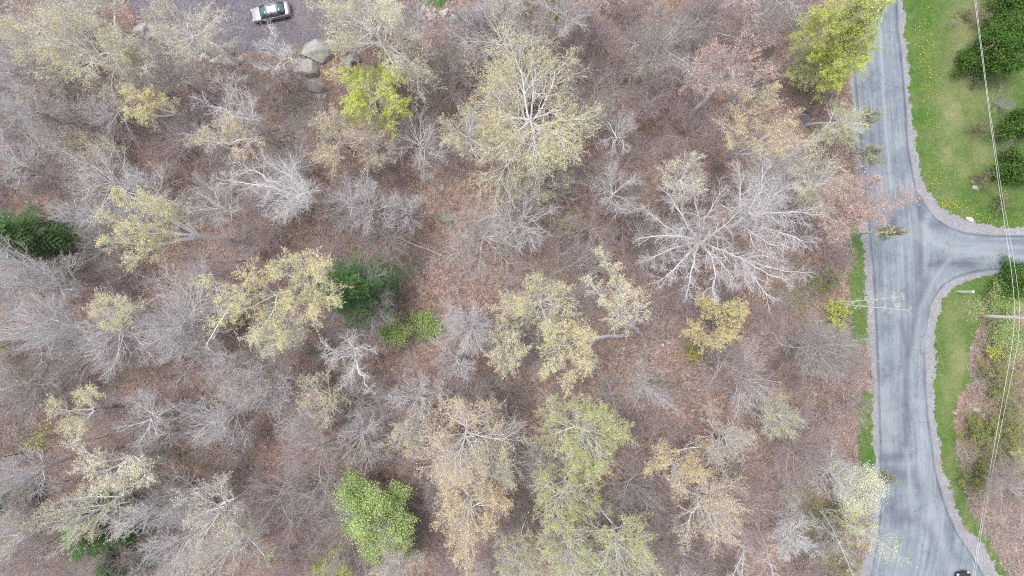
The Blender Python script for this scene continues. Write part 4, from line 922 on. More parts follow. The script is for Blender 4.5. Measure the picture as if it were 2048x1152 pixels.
birch(6, (1486, 1050), [[(1487, 1105, 9), (1462, 1160, 15)], [(1488, 1100, 8), (1482, 1165, 14)]], "forked bright white birch at the bottom edge left of the leaning mottled trunk", 1.0, 'olive', 0, .13)
birch(7, (1690, 466), [[(1740, 466, 8), (1790, 463, 13)]], "thin white stem reaching over the junction under the red-budded tree", .5, 'lime', 120, .045)

# ---- the broken snag
def snag():
    g = np.random.default_rng(5); bw = at(1022, 492); bw[2] = gz(bw[0], bw[1]); top = at(1013, 452, 9) - bw
    s = np.linspace(0, 1, 12)[:, None]; P = s * top + g.normal(0, .04, (12, 3)); P[0] = [0, 0, -.2]
    mb = MB(); tubes(mb, P[None], (.24 * (1 - .35 * s[:, 0]) * g.uniform(.9, 1.1, 12))[None], 9, np.linspace(.1, .8, 12)[None])
    # splintered top
    for q in range(7):
        a = q * .9; e = P[-1] + [.12 * math.cos(a), .12 * math.sin(a), -.1]; f = e + [.03 * math.cos(a), .03 * math.sin(a), g.uniform(.3, .9)]
        tubes(mb, np.array([[e, (e + f) / 2, f]]), np.array([[.07, .045, .006]]), 4, .9)
    root = empty("dead_snag", bw); tag(root, "broken dead trunk with a bleached top standing in the middle of the wood", "tree")
    obj("trunk", mb.mesh("trunk"), BARK['dead'], root)
    mb = MB(); P2, R2, L2 = sprout(g, P[None], np.full((1, 12), .12), np.array([5.0]), 7, .3, .95, (60, 90), (.2, .5), 6, .15, 0, .3, .012, .2); 
    for q in range(len(P2)):
        mb = MB(); tubes(mb, P2[q:q + 1], R2[q:q + 1], 4, .7); obj("branch", mb.mesh("branch"), BARK['dead'], root)
snag()

# ---- understorey: slender bare saplings, copied
def copy_tree(root, loc, rz, sc, label, group):
    c = root.copy(); COL.objects.link(c); c.location = [float(v) for v in loc]; c.rotation_euler = (0, 0, rz); c.scale = sc; c['label'] = label; c['group'] = group
    for ch in root.children:
        d_ = ch.copy(); COL.objects.link(d_); d_.parent = c
    return c
LM = [(60, 480, "the left edge hemlock"), (716, 580, "the big middle hemlock"), (225, 1035, "the lower left hemlock"), (742, 1040, "the round green tree"), (1715, 975, "the white flowering tree"),
      (1445, 642, "the small golden tree"), (1395, 485, "the widest bare white tree"), (1035, 200, "the widest yellow-green crown"), (740, 195, "the bright lime tree"), (768, 55, "the large pale cream tree"),
      (283, 214, "the round bright yellow crown"), (260, 440, "the tall leaning yellow tree"), (560, 372, "the bleached white dead tree"), (700, 715, "the dead twisted tree"), (1450, 140, "the pink tree"),
      (920, 880, "the white star of limbs"), (1182, 875, "the broad yellow-green tree"), (1430, 1005, "the lowest orange tree"), (1555, 835, "the lone yellow-green tree"), (1013, 452, "the broken snag"),
      (148, 818, "the yellow fan-shaped tree"), (222, 622, "the small yellow fan crown"), (850, 355, "the mossy square boulder"), (640, 110, "the big ledge boulders"), (543, 23, "the silver car"),
      (1228, 575, "the forked pale tree"), (1013, 690, "the creamy pale lime crown"), (784, 665, "the bright green bush"), (1242, 262, "the small bleached dead tree"), (1628, 130, "the low olive tree by the road"),
      (1715, 410, "the red-budded roadside tree"), (1640, 700, "the roadside grey tree"), (1670, 605, "the twin birch stems"), (1092, 1060, "the straight birch trunk"), (895, 437, "the mossy hollow rock"),
      (445, 120, "the row of driveway boulders"), (430, 500, "the open floor at left"), (345, 1092, "the bottom left radiating tree"), (605, 895, "the leaning pinkish tree"), (1325, 75, "the wide bare brownish tree")]
used = set()
DIRN = ["right of", "upper right of", "above", "upper left of", "left of", "lower left of", "below", "lower right of"]
def place_phrase(prefix, x_, y_):
    for d2, lx, ly, nm in sorted(((x_ - a) ** 2 + (y_ - b) ** 2, a, b, nm) for a, b, nm in LM):
        k_ = int(round(math.atan2(-(y_ - ly), x_ - lx) / (math.pi / 4))) % 8
        near = "just" if d2 < 70 ** 2 else ("some way" if d2 < 130 ** 2 else "far")
        q = near + " " + DIRN[k_]
        s_ = prefix + " " + q + " " + nm
        if s_ not in used: used.add(s_); return s_
    return prefix
SAP = []
for v in range(12):
    g = np.random.default_rng(6000 + v)
    h = [5, 6.5, 8, 9, 4.5, 7, 10, 6, 8.5, 12, 11, 13][v]; r = [2.1, 2.7, 3.0, 3.5, 2.3, 3.1, 3.4, 2.6, 3.8, 4.0, 4.2, 3.8][v]
    bark = ['pink', 'pink', 'grey', 'pink', 'pink', 'brown', 'grey', 'pink', 'pink', 'white', 'pink', 'white'][v]
    leaf = [None, None, None, None, 'tan', None, None, 'pink', None, None, None, None][v]
    m = build_tree_meshes(g, h, r, form=['vase', 'round', 'wide', 'round', 'vase', 'wide', 'round', 'vase', 'wide', 'round', 'wide', 'vase'][v], trunk_r=.04 + .006 * h, dens=1.15, twr=.007,
                          leaf=leaf, nleaf=900 if leaf else 0, lsize=(.03, .06))
    SAP.append((m, bark, leaf, [" thin-stemmed", " small round-headed", " grey flat-topped", " pinkish", " tan-budded", " dark-stemmed", " tall slender", " reddish", " wide-spreading", " whitish", " lilac-grey", " pale upswept"][v]))
SG = "slender bare saplings in the understorey"
def sapling_obj(m, bark, leaf):
    mt, mbr, fol = m; n0 = mt.n
    for V_, F_, T__ in zip(mbr.V, mbr.F, mbr.T): mt.add(V_, F_ - (F_.min()), T__)
    o = obj("sapling", mt.mesh("sapling"), BARK[bark])
    if fol is not None: obj("crown", mesh_np("crown", *fol), LEAF[leaf], o)
    return o
protos = {}
def seg_d(a, b, p, q):
    dx, dy = q[0] - p[0], q[1] - p[1]; tt = min(.8, max(0, ((a - p[0]) * dx + (b - p[1]) * dy) / (dx * dx + dy * dy + 1e-6)))
    return math.hypot(a - p[0] - tt * dx, b - p[1] - tt * dy)
g = np.random.default_rng(77); placed = []
big = [(r_[1], r_[2], r_[3]) for r_ in T_ if r_[5].get('h', 18) > 9]
tries = 0
while len(placed) < 290 and tries < 25000:
    tries += 1
    a, b = g.uniform(-25, 1690), g.uniform(-20, 1170)
    x_, y_ = (a - 1024) / S, (576 - b) / S
    if not free_ground(np.array([x_]), np.array([y_]))[0] or a > ROAD_L(b) - (75 if b < 640 else 50): continue
    if a > 900 and b < 800 and g.random() < .35: continue
    if g.random() < .9 * openness(np.array([x_]), np.array([y_]))[0]: continue
    if 240 < a < 560 and b < 150: continue
    if any(seg_d(a, b, o_['b'], o_['fork'][:2] if 'fork' in o_ else (cx_, cy_)) < 27 for _k, cx_, cy_, _r, _l, o_ in T_ if 'b' in o_ and o_.get('h', 18) > 12): continue
    if any((a - q_[0]) ** 2 + (b - q_[1]) ** 2 < 36 ** 2 for q_ in ((1485, 1075), (1480, 1110), (1535, 1075), (1548, 1120), (1660, 1050), (1690, 1110), (1700, 1060), (1590, 1070), (1094, 1040), (1096, 1080), (1235, 600), (1262, 650), (440, 480), (400, 470), (784, 665), (850, 648), (822, 740), (895, 437), (1240, 265), (700, 715), (640, 105), (622, 140), (628, 172), (445, 122), (475, 122), (695, 127), (380, 110), (850, 355), (742, 365), (865, 30), (890, 30), (494, 160))): continue
    if any((a - p) ** 2 + (b - q) ** 2 < (34 if a < 800 or b > 800 else 42) ** 2 for p, q in placed): continue
    placed.append((a, b)); v = int(g.integers(0, 12)); v = v if ROAD_L(b) - a > 120 else int(g.choice([0, 4, 7])); m, bark, leaf, adj = SAP[v]
    lab = place_phrase("bare" + adj + " sapling", a, b); loc = (x_, y_, float(gz(x_, y_))); s_ = g.uniform(.8, 1.25); sc = (s_ * g.uniform(.9, 1.2), s_ * g.uniform(.9, 1.2), s_)
    if v not in protos:
        r_ = sapling_obj(m, bark, leaf); r_.location = [float(q) for q in loc]; tag(r_, lab, "tree", SG); r_.rotation_euler = (0, 0, g.random() * 6.28); r_.scale = sc; protos[v] = r_
    else: copy_tree(protos[v], loc, g.random() * 6.28, sc, lab, SG)

# ---------------------------------------------------------------- boulders
def rock_mat(name, a, b, moss, mossamt=.5):
    m, t, bs = new_mat(name)
    tc = node(t, "ShaderNodeTexCoord"); v = tc.outputs['Object']
    c = ramp(t, noise(t, v, 1.6, 6, .7), [(.3, a), (.7, b)]).outputs[0]
    c = mixc(t, 1.0, c, ramp(t, noise(t, v, 9, 4, .75), [(.3, (.72, .72, .72)), (.7, (1.2, 1.2, 1.2))]).outputs[0], 'MULTIPLY')
    mm = ramp(t, noise(t, v, 1.1, 4, .7), [(.58 - .1 * mossamt, (0, 0, 0)), (.72, (mossamt,) * 3)])
    c = mixc(t, mm.outputs[0], c, moss)
    t.links.new(c, bs.inputs['Base Color']); bs.inputs['Roughness'].default_value = .9; bs.inputs['Specular IOR Level'].default_value = .2
    bp = node(t, "ShaderNodeBump"); bp.inputs['Strength'].default_value = .5; bp.inputs['Distance'].default_value = .08
    t.links.new(noise(t, v, 4, 6, .7), bp.inputs['Height']); t.links.new(bp.outputs[0], bs.inputs['Normal'])
    return m
RM = {'g': rock_mat("rock_grey", (.27, .26, .25), (.50, .49, .475), (.20, .21, .11), .6), 'p': rock_mat("rock_pale", (.40, .37, .35), (.68, .64, .61), (.30, .29, .20), .3),
      'm': rock_mat("rock_mossy", (.20, .21, .18), (.36, .37, .32), (.13, .15, .05), .95), 'd': rock_mat("rock_dark_wet", (.10, .10, .11), (.26, .26, .29), (.14, .14, .14), .2)}
import bmesh
_bm = bmesh.new(); bmesh.ops.create_icosphere(_bm, subdivisions=4, radius=1); _bm.verts.ensure_lookup_table()
ICO_V = np.array([v.co[:] for v in _bm.verts]); ICO_F = np.array([[v.index for v in f.verts] for f in _bm.faces]); _bm.free()
def rock(i, a, b, rx, ry, rot, mk, label, group=None, hz=.6):
    g = np.random.default_rng(8000 + i); V = ICO_V.copy()
    for _ in range(16):
        n_ = nrm(g.normal(0, 1, 3) * [1, 1, .8]); d_ = g.uniform(.45, .85); q = V @ n_ - d_; V -= np.maximum(q, 0)[:, None] * n_ * .93
    f = nrm(V); V *= (1 + .05 * np.sin(f[:, 0] * 7 + i) * np.sin(f[:, 1] * 6 + 2 * i) + .03 * np.sin(f[:, 2] * 17 + f[:, 0] * 13))[:, None]
    V += f * g.normal(0, .004, (len(V), 1)); ex = np.abs(V).max(0)
    V = V / ex * [rx / S, ry / S, hz * min(rx, ry) / S]
    c, s_ = math.cos(math.radians(rot)), math.sin(math.radians(rot)); V[:, :2] = V[:, :2] @ np.array([[c, s_], [-s_, c]])
    z = V[:, 2].max(); p = at(a, b, 0); p[2] = float(gz(p[0], p[1])) + z * .25
    me = mesh_np("boulder", V, ICO_F, smooth=False)
    tag(obj("boulder", me, RM[mk], loc=p), label, "rock", group)
RK = [
 (640, 105, 30, 19, -20, 'g', "largest grey ledge boulder below the driveway", .8), (622, 140, 26, 17, 10, 'g', "big flat-topped grey boulder under the largest ledge boulder", .8),
 (655, 90, 20, 9, 5, 'p', "long pale rock slab on top of the ledge at the driveway's edge", .6), (628, 172, 22, 13, -15, 'g', "grey boulder, lowest big one of the ledge group", .6),
 (695, 127, 15, 14, 30, 'g', "rounded grey boulder right of the ledge group", .8), (669, 141, 8, 6, 0, 'p', "small pale rock left of the rounded grey boulder", .6),
 (642, 192, 11, 6, 5, 'p', "pale egg-shaped rock below the ledge group", .7), (712, 118, 12, 11, 0, 'd', "darker boulder touching the rounded grey boulder on its right", .7),
 (433, 120, 13, 8, 20, 'p', "big pale boulder, leftmost large one in the row under the driveway", .7), (457, 126, 13, 8, -15, 'p', "big pale wedge boulder in the middle of the row under the driveway", .7),
 (479, 122, 10, 9, 20, 'g', "mottled boulder, rightmost of the row under the driveway", .7), (494, 160, 9, 9, 0, 'g', "lone round grey boulder under the row of driveway boulders", .8),
 (535, 177, 6, 7, 0, 'p', "small pale rock right of the lone round boulder", .6), (526, 175, 8, 8, 20, 'm', "dark mossy rock touching the small pale rock", .6),
 (375, 109, 9, 5, 10, 'g', "flat grey rock left of the large pale boulders of the row", .5), (386, 112, 4, 12, 60, 'g', "long thin rock slab in the driveway row", .6),
 (378, 122, 5, 4, 0, 'p', "small pale stone under the thin slab", .6), (371, 125, 3, 3, 0, 'p', "tiny pale stone at the lower left of the driveway row", .6),
 (361, 96, 5, 6, 30, 'p', "pale stone at the upper left end of the driveway row", .6), (400, 119, 5, 5, 0, 'g', "grey stone beside the largest pale boulder's left side", .6), (405, 112, 4, 5, 0, 'p', "pale stone just above the grey stone in the driveway row", .6), (368, 101, 6, 6, 0, 'g', "rounded stone second from the upper left end of the driveway row", .6),
 (312, 62, 12, 16, 40, 'g', "large grey boulder left of the driveway", .8), (288, 60, 16, 14, 10, 'g', "second grey boulder left of the driveway", .7), (322, 78, 12, 10, 0, 'm', "mossy low rock under the grey boulders left of the driveway", .5), (296, 72, 8, 9, 0, 'g', "small rock between the grey boulders left of the driveway", .6),
 (12, 18, 6, 3, 0, 'p', "pale stone in the upper left corner", .5), (5, 8, 6, 4, 20, 'p', "topmost pale stone in the upper left corner", .5),
 (742, 365, 17, 14, -30, 'g', "grey boulder with a mossy upper edge in the left middle", .6), (724, 362, 9, 10, 0, 'm', "mossy rock touching the boulder with a mossy edge", .5),
 (850, 355, 16, 13, 0, 'm', "square mossy boulder in the middle of the wood", .7), (885, 374, 7, 8, 0, 'g', "small grey rock right of the square mossy boulder", .7), (852, 316, 7, 9, 0, 'm', "low rock above the square mossy boulder", .4), (870, 380, 4, 4, 0, 'm', "tiny mossy stone beside the small grey rock", .5),
 (895, 437, 20, 13, -10, 'm', "dark mossy rock with a hollow, right of the square mossy boulder", .4), (960, 390, 8, 8, 0, 'g', "grey rock below the widest crown's lower left", .6), (963, 362, 8, 7, 0, 'm', "mossy rock at the foot of the widest crown", .6),
 (805, 505, 8, 6, 0, 'g', "grey rock above right of the big hemlock", .6), (720, 493, 9, 4, 0, 'g', "flat grey rock at the top of the big hemlock", .5), (495, 458, 8, 8, 10, 'g', "lone grey boulder beside the tall leaning yellow tree's foot", .7),
 (582, 692, 12, 10, 0, 'g', "grey boulder below the drooping pale crown", .7), (810, 691, 5, 5, 0, 'g', "round grey stone at the foot of the bright green bush", .7), (822, 740, 9, 8, 0, 'g', "grey boulder in the leaves below the green bushes", .7),
 (930, 473, 9, 6, 0, 'g', "flat grey rock in the open middle of the wood", .3), (968, 525, 4, 3, 0, 'g', "tiny stone in the open leaf floor", .5), (840, 582, 6, 4, 0, 'g', "half buried stone right of the big hemlock", .4),
 (1169, 457, 8, 4, 0, 'p', "pale grey stone right of the faint yellow-green crown", .6), (1336, 684, 5, 3, 0, 'g', "small stone left of the small golden tree", .5), (1524, 664, 5, 5, 0, 'p', "round whitish stone right of the small golden tree", .7), (1450, 700, 9, 6, 0, 'g', "rock at the lower edge of the small golden tree", .5),
 (1390, 630, 10, 5, 0, 'g', "grey flat rock at the foot of the small golden tree", .5), (1595, 100, 9, 11, 20, 'g', "tall grey boulder beside the low olive tree by the road", .8), (1592, 79, 7, 6, 0, 'g', "smaller grey boulder above the tall one by the road", .8),
 (1612, 238, 11, 10, 20, 'd', "dark grey boulder by the road at the birch foot", .8), (1612, 222, 10, 7, 0, 'd', "dark boulder touching the top of the boulder at the birch foot", .7), (1485, 192, 4, 3, 0, 'p', "tiny pale stone under the pink-budded crown", .5),
 (1190, 82, 5, 4, 0, 'p', "pale stone at the top right of the widest crown", .5), (1348, 43, 5, 3, 0, 'g', "little stone above the wide bare brownish tree", .5), (1132, 62, 10, 12, 0, 'p', "pale rock under the bare white tree at the top", .7), (1065, 44, 5, 5, 0, 'p', "small pale stone left of the pale rock at the top", .6), (1050, 17, 7, 6, 0, 'g', "grey stone at the top edge", .6), (1200, 160, 9, 8, 0, 'g', "low grey rock right of the widest crown", .4),
 (848, 17, 4, 5, 0, 'p', "white stone directly under the green lawn corner", .8), (856, 21, 5, 2.5, -15, 'p', "thin white slab under the green lawn corner", .5), (859, 30, 7, 5, -10, 'p', "white rock in the middle of the pile under the lawn corner", .7), (849, 38, 3, 5, 0, 'p', "upright white stone at the lower left of the pile", .7), (861, 38, 5, 4, 35, 'p', "white stone at the bottom of the pile", .6), (869, 31, 3, 4, -30, 'p', "narrow white stone at the right of the pile", .6),
 (889, 25, 10, 7, 15, 'p', "largest white rock right of the pile at the top", .7), (902, 22, 5, 3, 10, 'p', "pointed white rock touching the largest white rock", .6), (886, 35, 3, 4, 0, 'p', "small white stone under the largest white rock", .6), (909, 39, 9, 8, 0, 'g', "ribbed grey boulder right of the white rocks at the top", .7), (957, 40, 5, 5, 0, 'p', "white stone between the two slim dark trunks", .6), (954, 52, 5, 3, 40, 'p', "narrow white stone between the two slim dark trunks", .5), (941, 33, 3, 5, 0, 'p', "upright pale stone left of the second dark trunk", .6), (877, 40, 3, 4, 0, 'g', "little grey stone below the largest white rock", .5), (898, 52, 7, 3, 0, 'g', "flat buried rock under the ribbed grey boulder", .3),
 (1950, 374, 7, 5, -20, 'p', "pale stone on the lower lawn", .6), (1945, 364, 6, 6, 0, 'm', "dark stone next to the pale stone on the lawn", .5), (1948, 822, 10, 8, 0, 'g', "round grey boulder in the leaves at the lower right", .8), (1990, 642, 10, 10, 0, 'd', "dark grey boulder under the utility pole", .7),
 (1940, 438, 9, 5, -10, 'p', "pale stone at the grass corner of the junction", .4), (1000, 845, 8, 5, -20, 'g', "grey flat stone right of the white star of limbs", .4), (995, 815, 9, 6, 30, 'g', "grey rock above the flat stone right of the white star", .4), (827, 920, 7, 4, 0, 'g', "small flat stone left of the rust orange tree", .4), (1308, 868, 5, 4, 0, 'g', "tiny stone in the open floor at the lower right", .4),
 (430, 880, 9, 6, 10, 'g', "grey flat rock in the lower left wood", .4), (450, 868, 5, 4, 0, 'g', "small rock next to the flat rock in the lower left wood", .4), (470, 805, 9, 5, 0, 'g', "grey rock above the flat rock in the lower left wood", .4), (445, 915, 7, 5, 0, 'm', "mossy rock below the flat rock in the lower left wood", .4),
 (640, 718, 13, 8, -20, 'm', "mossy rock beside the dead twisted tree", .5), (932, 705, 12, 6, -10, 'g', "long grey rock in the middle below the pinkish white tree", .4), (620, 416, 14, 9, 0, 'm', "mossy rock at the foot of the bleached dead tree", .5), (650, 405, 10, 8, 0, 'g', "grey rock at the foot of the bleached dead tree", .6), (1185, 415, 5, 3, 0, 'g', "tiny rock above the pale grey stone", .4),
]
for i, (a, b, rx, ry, rot, mk, lab, hz) in enumerate(RK): q = 1.22 if b < 200 else 1.05; rock(i, a, b, rx * q, ry * q, rot, mk, lab, None, hz)

# ---------------------------------------------------------------- fallen logs
def log(i, p0, p1, r, bark, label, stubs=4):
    g = np.random.default_rng(9000 + i); A = at(*p0); B = at(*p1); k = 14; s = np.linspace(0, 1, k)[:, None]
    n_ = nrm(np.array([-(B - A)[1], (B - A)[0], 0])); P = A * (1 - s) + B * s + n_ * (np.cumsum(g.normal(0, .03, (k, 1)), 0)) ; rr = r * (1 - .55 * s[:, 0])
    P[:, 2] = gz(P[:, 0], P[:, 1]) + rr * .7
    c0 = P.mean(0) * [1, 1, 0]; P = P - c0
    mb = MB(); tubes(mb, P[None], rr[None], 8, g.random((1, k)))
    for e in (0, -1):
        cc = len(mb.V); d_ = nrm((P[0] - P[1]) if e == 0 else (P[-1] - P[-2])); tubes(mb, np.array([[P[e], P[e] + d_ * .02]]), np.array([[rr[e], .001]]), 8, .9)
    root = empty("fallen_log", c0); tag(root, label, "log")
    obj("trunk", mb.mesh("trunk"), BARK[bark], root)
    mb = MB(); P2, R2, L2 = sprout(g, P[None], rr[None], np.array([np.linalg.norm(B - A)]), max(stubs, 1), .35, 1, (35, 70), (.10, .25), 5, .12, 0.02, .4, .012, .2); P2[..., 2] = np.maximum(P2[..., 2], .05)
    for q in range(len(P2)):
        mb = MB(); tubes(mb, P2[q:q + 1], R2[q:q + 1], 4, .6); obj("branch", mb.mesh("branch"), BARK[bark], root)
LG = [((752, 455), (885, 510), .14, 'grey', "long grey fallen log right above the big hemlock"), ((795, 450), (765, 480), .10, 'brown', "short dark log crossing the long grey one"), ((1318, 215), (1270, 325), .16, 'brown', "dark fallen log right of the small bleached dead tree"),
      ((1205, 90), (1245, 160), .13, 'brown', "mossy fallen log right of the widest crown, upper"), ((1232, 130), (1280, 200), .15, 'brown', "mossy fallen log following the upper one downhill"), ((1335, 770), (1285, 832), .13, 'brown', "dark log on the open floor at the lower right"),
      ((1275, 700), (1320, 725), .14, 'brown', "dark log below the foot of the forked pale tree"), ((700, 900), (850, 845), .15, 'brown', "long dark fallen log in the lower middle left"), ((360, 525), (510, 517), .08, 'pink', "thin pinkish fallen pole left of the hemlock"), ((0, 575), (165, 577), .10, 'grey', "straight grey fallen pole at the left edge"),
      ((355, 755), (480, 712), .12, 'brown', "dark log in the tangle below the pinkish white tree on the left"), ((500, 815), (600, 778), .11, 'brown', "dark log left of the faint orange-budded tree"), ((110, 770), (250, 735), .12, 'brown', "dark log near the left edge in the middle"), ((600, 960), (680, 905), .14, 'brown', "dark log left above the round green tree"),
      ((1490, 800), (1540, 825), .16, 'brown', "dark log left of the lone yellow-green tree"), ((1515, 860), (1540, 895), .10, 'brown', "thin dark log under the bare grey tree on the right"), ((1545, 1075), (1600, 1040), .06, 'white', "thin white pole near the bottom right"), ((1630, 643), (1665, 641), .04, 'white', "short white stick left of the shrub by the road"),
      ((1632, 645), (1645, 672), .04, 'white', "short pale stick meeting the white one by the road"), ((640, 320), (655, 345), .05, 'brown', "short dark stick left of the boulder with a mossy edge"), ((785, 548), (805, 560), .04, 'dead', "short pale stick right of the hemlock"), ((795, 632), (812, 633), .04, 'dead', "short bleached stick between the two green bushes"),
      ((1066, 890), (1068, 903), .05, 'dead', "short bright white stick left of the broad yellow-green tree"), ((1068, 458), (1100, 420), .06, 'grey', "thin grey stick right of the broken snag"), ((20, 885), (90, 868), .10, 'brown', "dark log left of the small lime crown"), ((0, 1105), (60, 1060), .14, 'grey', "grey log in the lower left corner"), ((1040, 395), (1036, 440), .07, 'pink', "thin reddish pole above the broken snag"),
      ((950, 590), (890, 600), .05, 'brown', "thin stick in the open floor right of the hemlock"), ((690, 690), (720, 640), .05, 'grey', "thin grey pole at the lower edge of the hemlock"), ((765, 715), (780, 790), .09, 'brown', "dark log running down right of the dead twisted tree")]
for i, (a, b, r, bk, lab) in enumerate(LG): log(i, a, b, r, bk, lab)
# rotten rest of the row of small logs left for the litter

# ---------------------------------------------------------------- cars
def loft(sections):
    """closed rings (n,k,3) -> faces with end caps"""
    Sx = np.array(sections); n, k, _ = Sx.shape; idx = np.arange(n * k).reshape(n, k); nx = np.roll(idx, -1, 1)
    F = np.stack([idx[:-1], nx[:-1], nx[1:], idx[1:]], -1).reshape(-1, 4).tolist()
    return Sx.reshape(-1, 3), F, idx
def poly_obj(name, V, F, mat, parent, bevel=0.0, smooth=True, sub=0):
    me = bpy.data.meshes.new(name); me.from_pydata([tuple(map(float, v)) for v in V], [], [list(map(int, f)) for f in F]); 
    bm = bmesh.new(); bm.from_mesh(me); bmesh.ops.recalc_face_normals(bm, faces=bm.faces)
    if bevel: bmesh.ops.bevel(bm, geom=bm.edges[:], offset=bevel, segments=2, affect='EDGES')
    bm.to_mesh(me); bm.free()
    for p in me.polygons: p.use_smooth = smooth
    o = obj(name, me, mat, parent)
    if sub: md = o.modifiers.new("s", 'SUBSURF'); md.levels = sub; md.render_levels = sub
    return o
def car(label, loc, rz, paint, roofpaint, L=4.75, W_=1.82):
    root = empty("parked_car", loc, rz); tag(root, label, "car")
    glass = plain("car_glass", (.10, .16, .175), .08, .35, 1.0); black = plain("car_black_trim", (.02, .02, .02), .5); rub = plain("tyre_rubber", (.02, .02, .02), .85); alloy = plain("alloy_rim", (.6, .6, .62), .3, .8)
    lampm = plain("headlamp_glass", (.7, .72, .75), .1); redm = plain("tail_lamp", (.25, .02, .02), .2)
    # body stations, front at -x: x, half width, deck height, underside
    st = [(-.5, .42, .52, .30), (-.492, .62, .62, .24), (-.47, .76, .70, .20), (-.42, .86, .76, .18), (-.34, .905, .83, .18), (-.24, .91, .90, .18), (-.14, .91, .94, .18), (0, .91, .955, .18), (.15, .91, .965, .18), (.28, .91, .98, .18), (.36, .90, 1.0, .2), (.43, .87, 1.0, .22), (.475, .80, .97, .26), (.495, .72, .80, .32), (.5, .66, .62, .36)]
    ss = []
    for fx, w, zt, zb in st:
        x_ = fx * L; h_ = [(0, zt + .012), (w * .5, zt + .008), (w * .84, zt - .01), (w * .95, zt - .06), (w, zt - .18 * zt), (w * 1.0, .48 if zt > .6 else .45), (w * .985, zb + .08), (w * .9, zb)]
        ring = [(x_, y_, z_) for y_, z_ in h_] + [(x_, -y_, z_) for y_, z_ in h_[::-1][:-1]]
        ss.append(ring)
    V, F, idx = loft(ss); F += [idx[0][::-1].tolist(), idx[-1].tolist()]
    body = poly_obj("body", V, F, paint, root, sub=1)
    # cabin: cowl, roof front, roof rear, rear deck
    cb = [(-.255, .74, .90, .72), (-.09, .64, 1.36, .58), (0.03, .64, 1.44, .57), (.17, .63, 1.42, .56), (.235, .62, 1.36, .55), (.385, .72, .99, .66)]
    def side_y(z_): return .80 - (z_ - .93) / .5 * .20
    ss = []
    for fx, w, zt, w2 in cb:
        x_ = fx * L; yt = side_y(zt) if zt > 1 else .76
        ring = [(x_, 0, zt + .03), (x_, yt * .7, zt + .02), (x_, yt, zt - .02), (x_, .80, .92), (x_, -.80, .92), (x_, -yt, zt - .02), (x_, -yt * .7, zt + .02)]
        ss.append(ring)
    V, F, idx = loft(ss); F += [idx[0][::-1].tolist(), idx[-1].tolist()]
    poly_obj("cabin", V, F, black, root)
    def slab(name, q, mat, up=.012, parent=root, nseg=5):
        # curved quad patch with thickness; q = four corners a b (front) d c (rear)
        q = np.array(q, float); u = np.linspace(0, 1, nseg); n_ = nrm(np.cross(q[1] - q[0], q[3] - q[0])); n_ = n_ if (n_[2] > 0 or abs(n_[2]) < .1) else -n_
        top = []
        for i_ in u:
            for j_ in u:
                p = (q[0] * (1 - j_) + q[1] * j_) * (1 - i_) + (q[3] * (1 - j_) + q[2] * j_) * i_
                top.append(p + n_ * (up + .05 * (1 - (2 * j_ - 1) ** 2) * (1 if name in ('windshield', 'rear_window', 'roof') else 0)))
        top = np.array(top); bot = top - n_ * .03; Vv = np.concatenate([top, bot]); m_ = nseg * nseg; Fq = []
        I = lambda i_, j_: i_ * nseg + j_
        for i_ in range(nseg - 1):
            for j_ in range(nseg - 1):
                Fq.append([I(i_, j_), I(i_, j_ + 1), I(i_ + 1, j_ + 1), I(i_ + 1, j_)]); Fq.append([m_ + I(i_, j_), m_ + I(i_ + 1, j_), m_ + I(i_ + 1, j_ + 1), m_ + I(i_, j_ + 1)])
            Fq += [[I(i_, 0), I(i_ + 1, 0), m_ + I(i_ + 1, 0), m_ + I(i_, 0)], [I(i_, nseg - 1), m_ + I(i_, nseg - 1), m_ + I(i_ + 1, nseg - 1), I(i_ + 1, nseg - 1)],
                   [I(0, i_), m_ + I(0, i_), m_ + I(0, i_ + 1), I(0, i_ + 1)], [I(nseg - 1, i_), I(nseg - 1, i_ + 1), m_ + I(nseg - 1, i_ + 1), m_ + I(nseg - 1, i_)]]
        return poly_obj(name, Vv, Fq, mat, parent)
    slab("windshield", [(-.25 * L, .66, .95), (-.25 * L, -.66, .95), (-.095 * L, -.56, 1.36), (-.095 * L, .56, 1.36)], glass, .02)
    slab("rear_window", [(.235 * L, .54, 1.37), (.235 * L, -.54, 1.37), (.375 * L, -.62, 1.03), (.375 * L, .62, 1.03)], glass, .025)
    slab("roof", [(-.09 * L, .60, 1.40), (-.09 * L, -.60, 1.40), (.235 * L, -.58, 1.40), (.235 * L, .58, 1.40)], roofpaint, .03)
    for sg in (1, -1):
        slab("side_window", [(-.19 * L, sg * .81, .97), (.04 * L, sg * .81, .98), (.04 * L, sg * .635, 1.37), (-.09 * L, sg * .65, 1.34)], glass, .006 * sg)
        slab("side_window", [(.06 * L, sg * .81, .98), (.31 * L, sg * .80, 1.0), (.21 * L, sg * .645, 1.33), (.06 * L, sg * .635, 1.37)], glass, .006 * sg)
        V, F = bm_box(.02 * L, sg * .865, .965, .50 * L, .03, .02); poly_obj("window_trim", V, F, alloy, root, .004)
        V, F = bm_box(-.17 * L, sg * 1.0, 1.0, .12, .20, .13); poly_obj("mirror", V, F, paint, root, .03)
        for hx in (-.02, .17):
            V, F = bm_box(hx * L, sg * .925, .80, .18, .03, .03); poly_obj("door_handle", V, F, paint, root, .008)
        V, F = bm_box(-.462 * L, sg * .62, .66, .22, .30, .12); o_ = poly_obj("headlight", V, F, lampm, root, .03); 
        V, F = bm_box(.485 * L, sg * .62, .82, .12, .28, .14); poly_obj("tail_light", V, F, redm, root, .03)
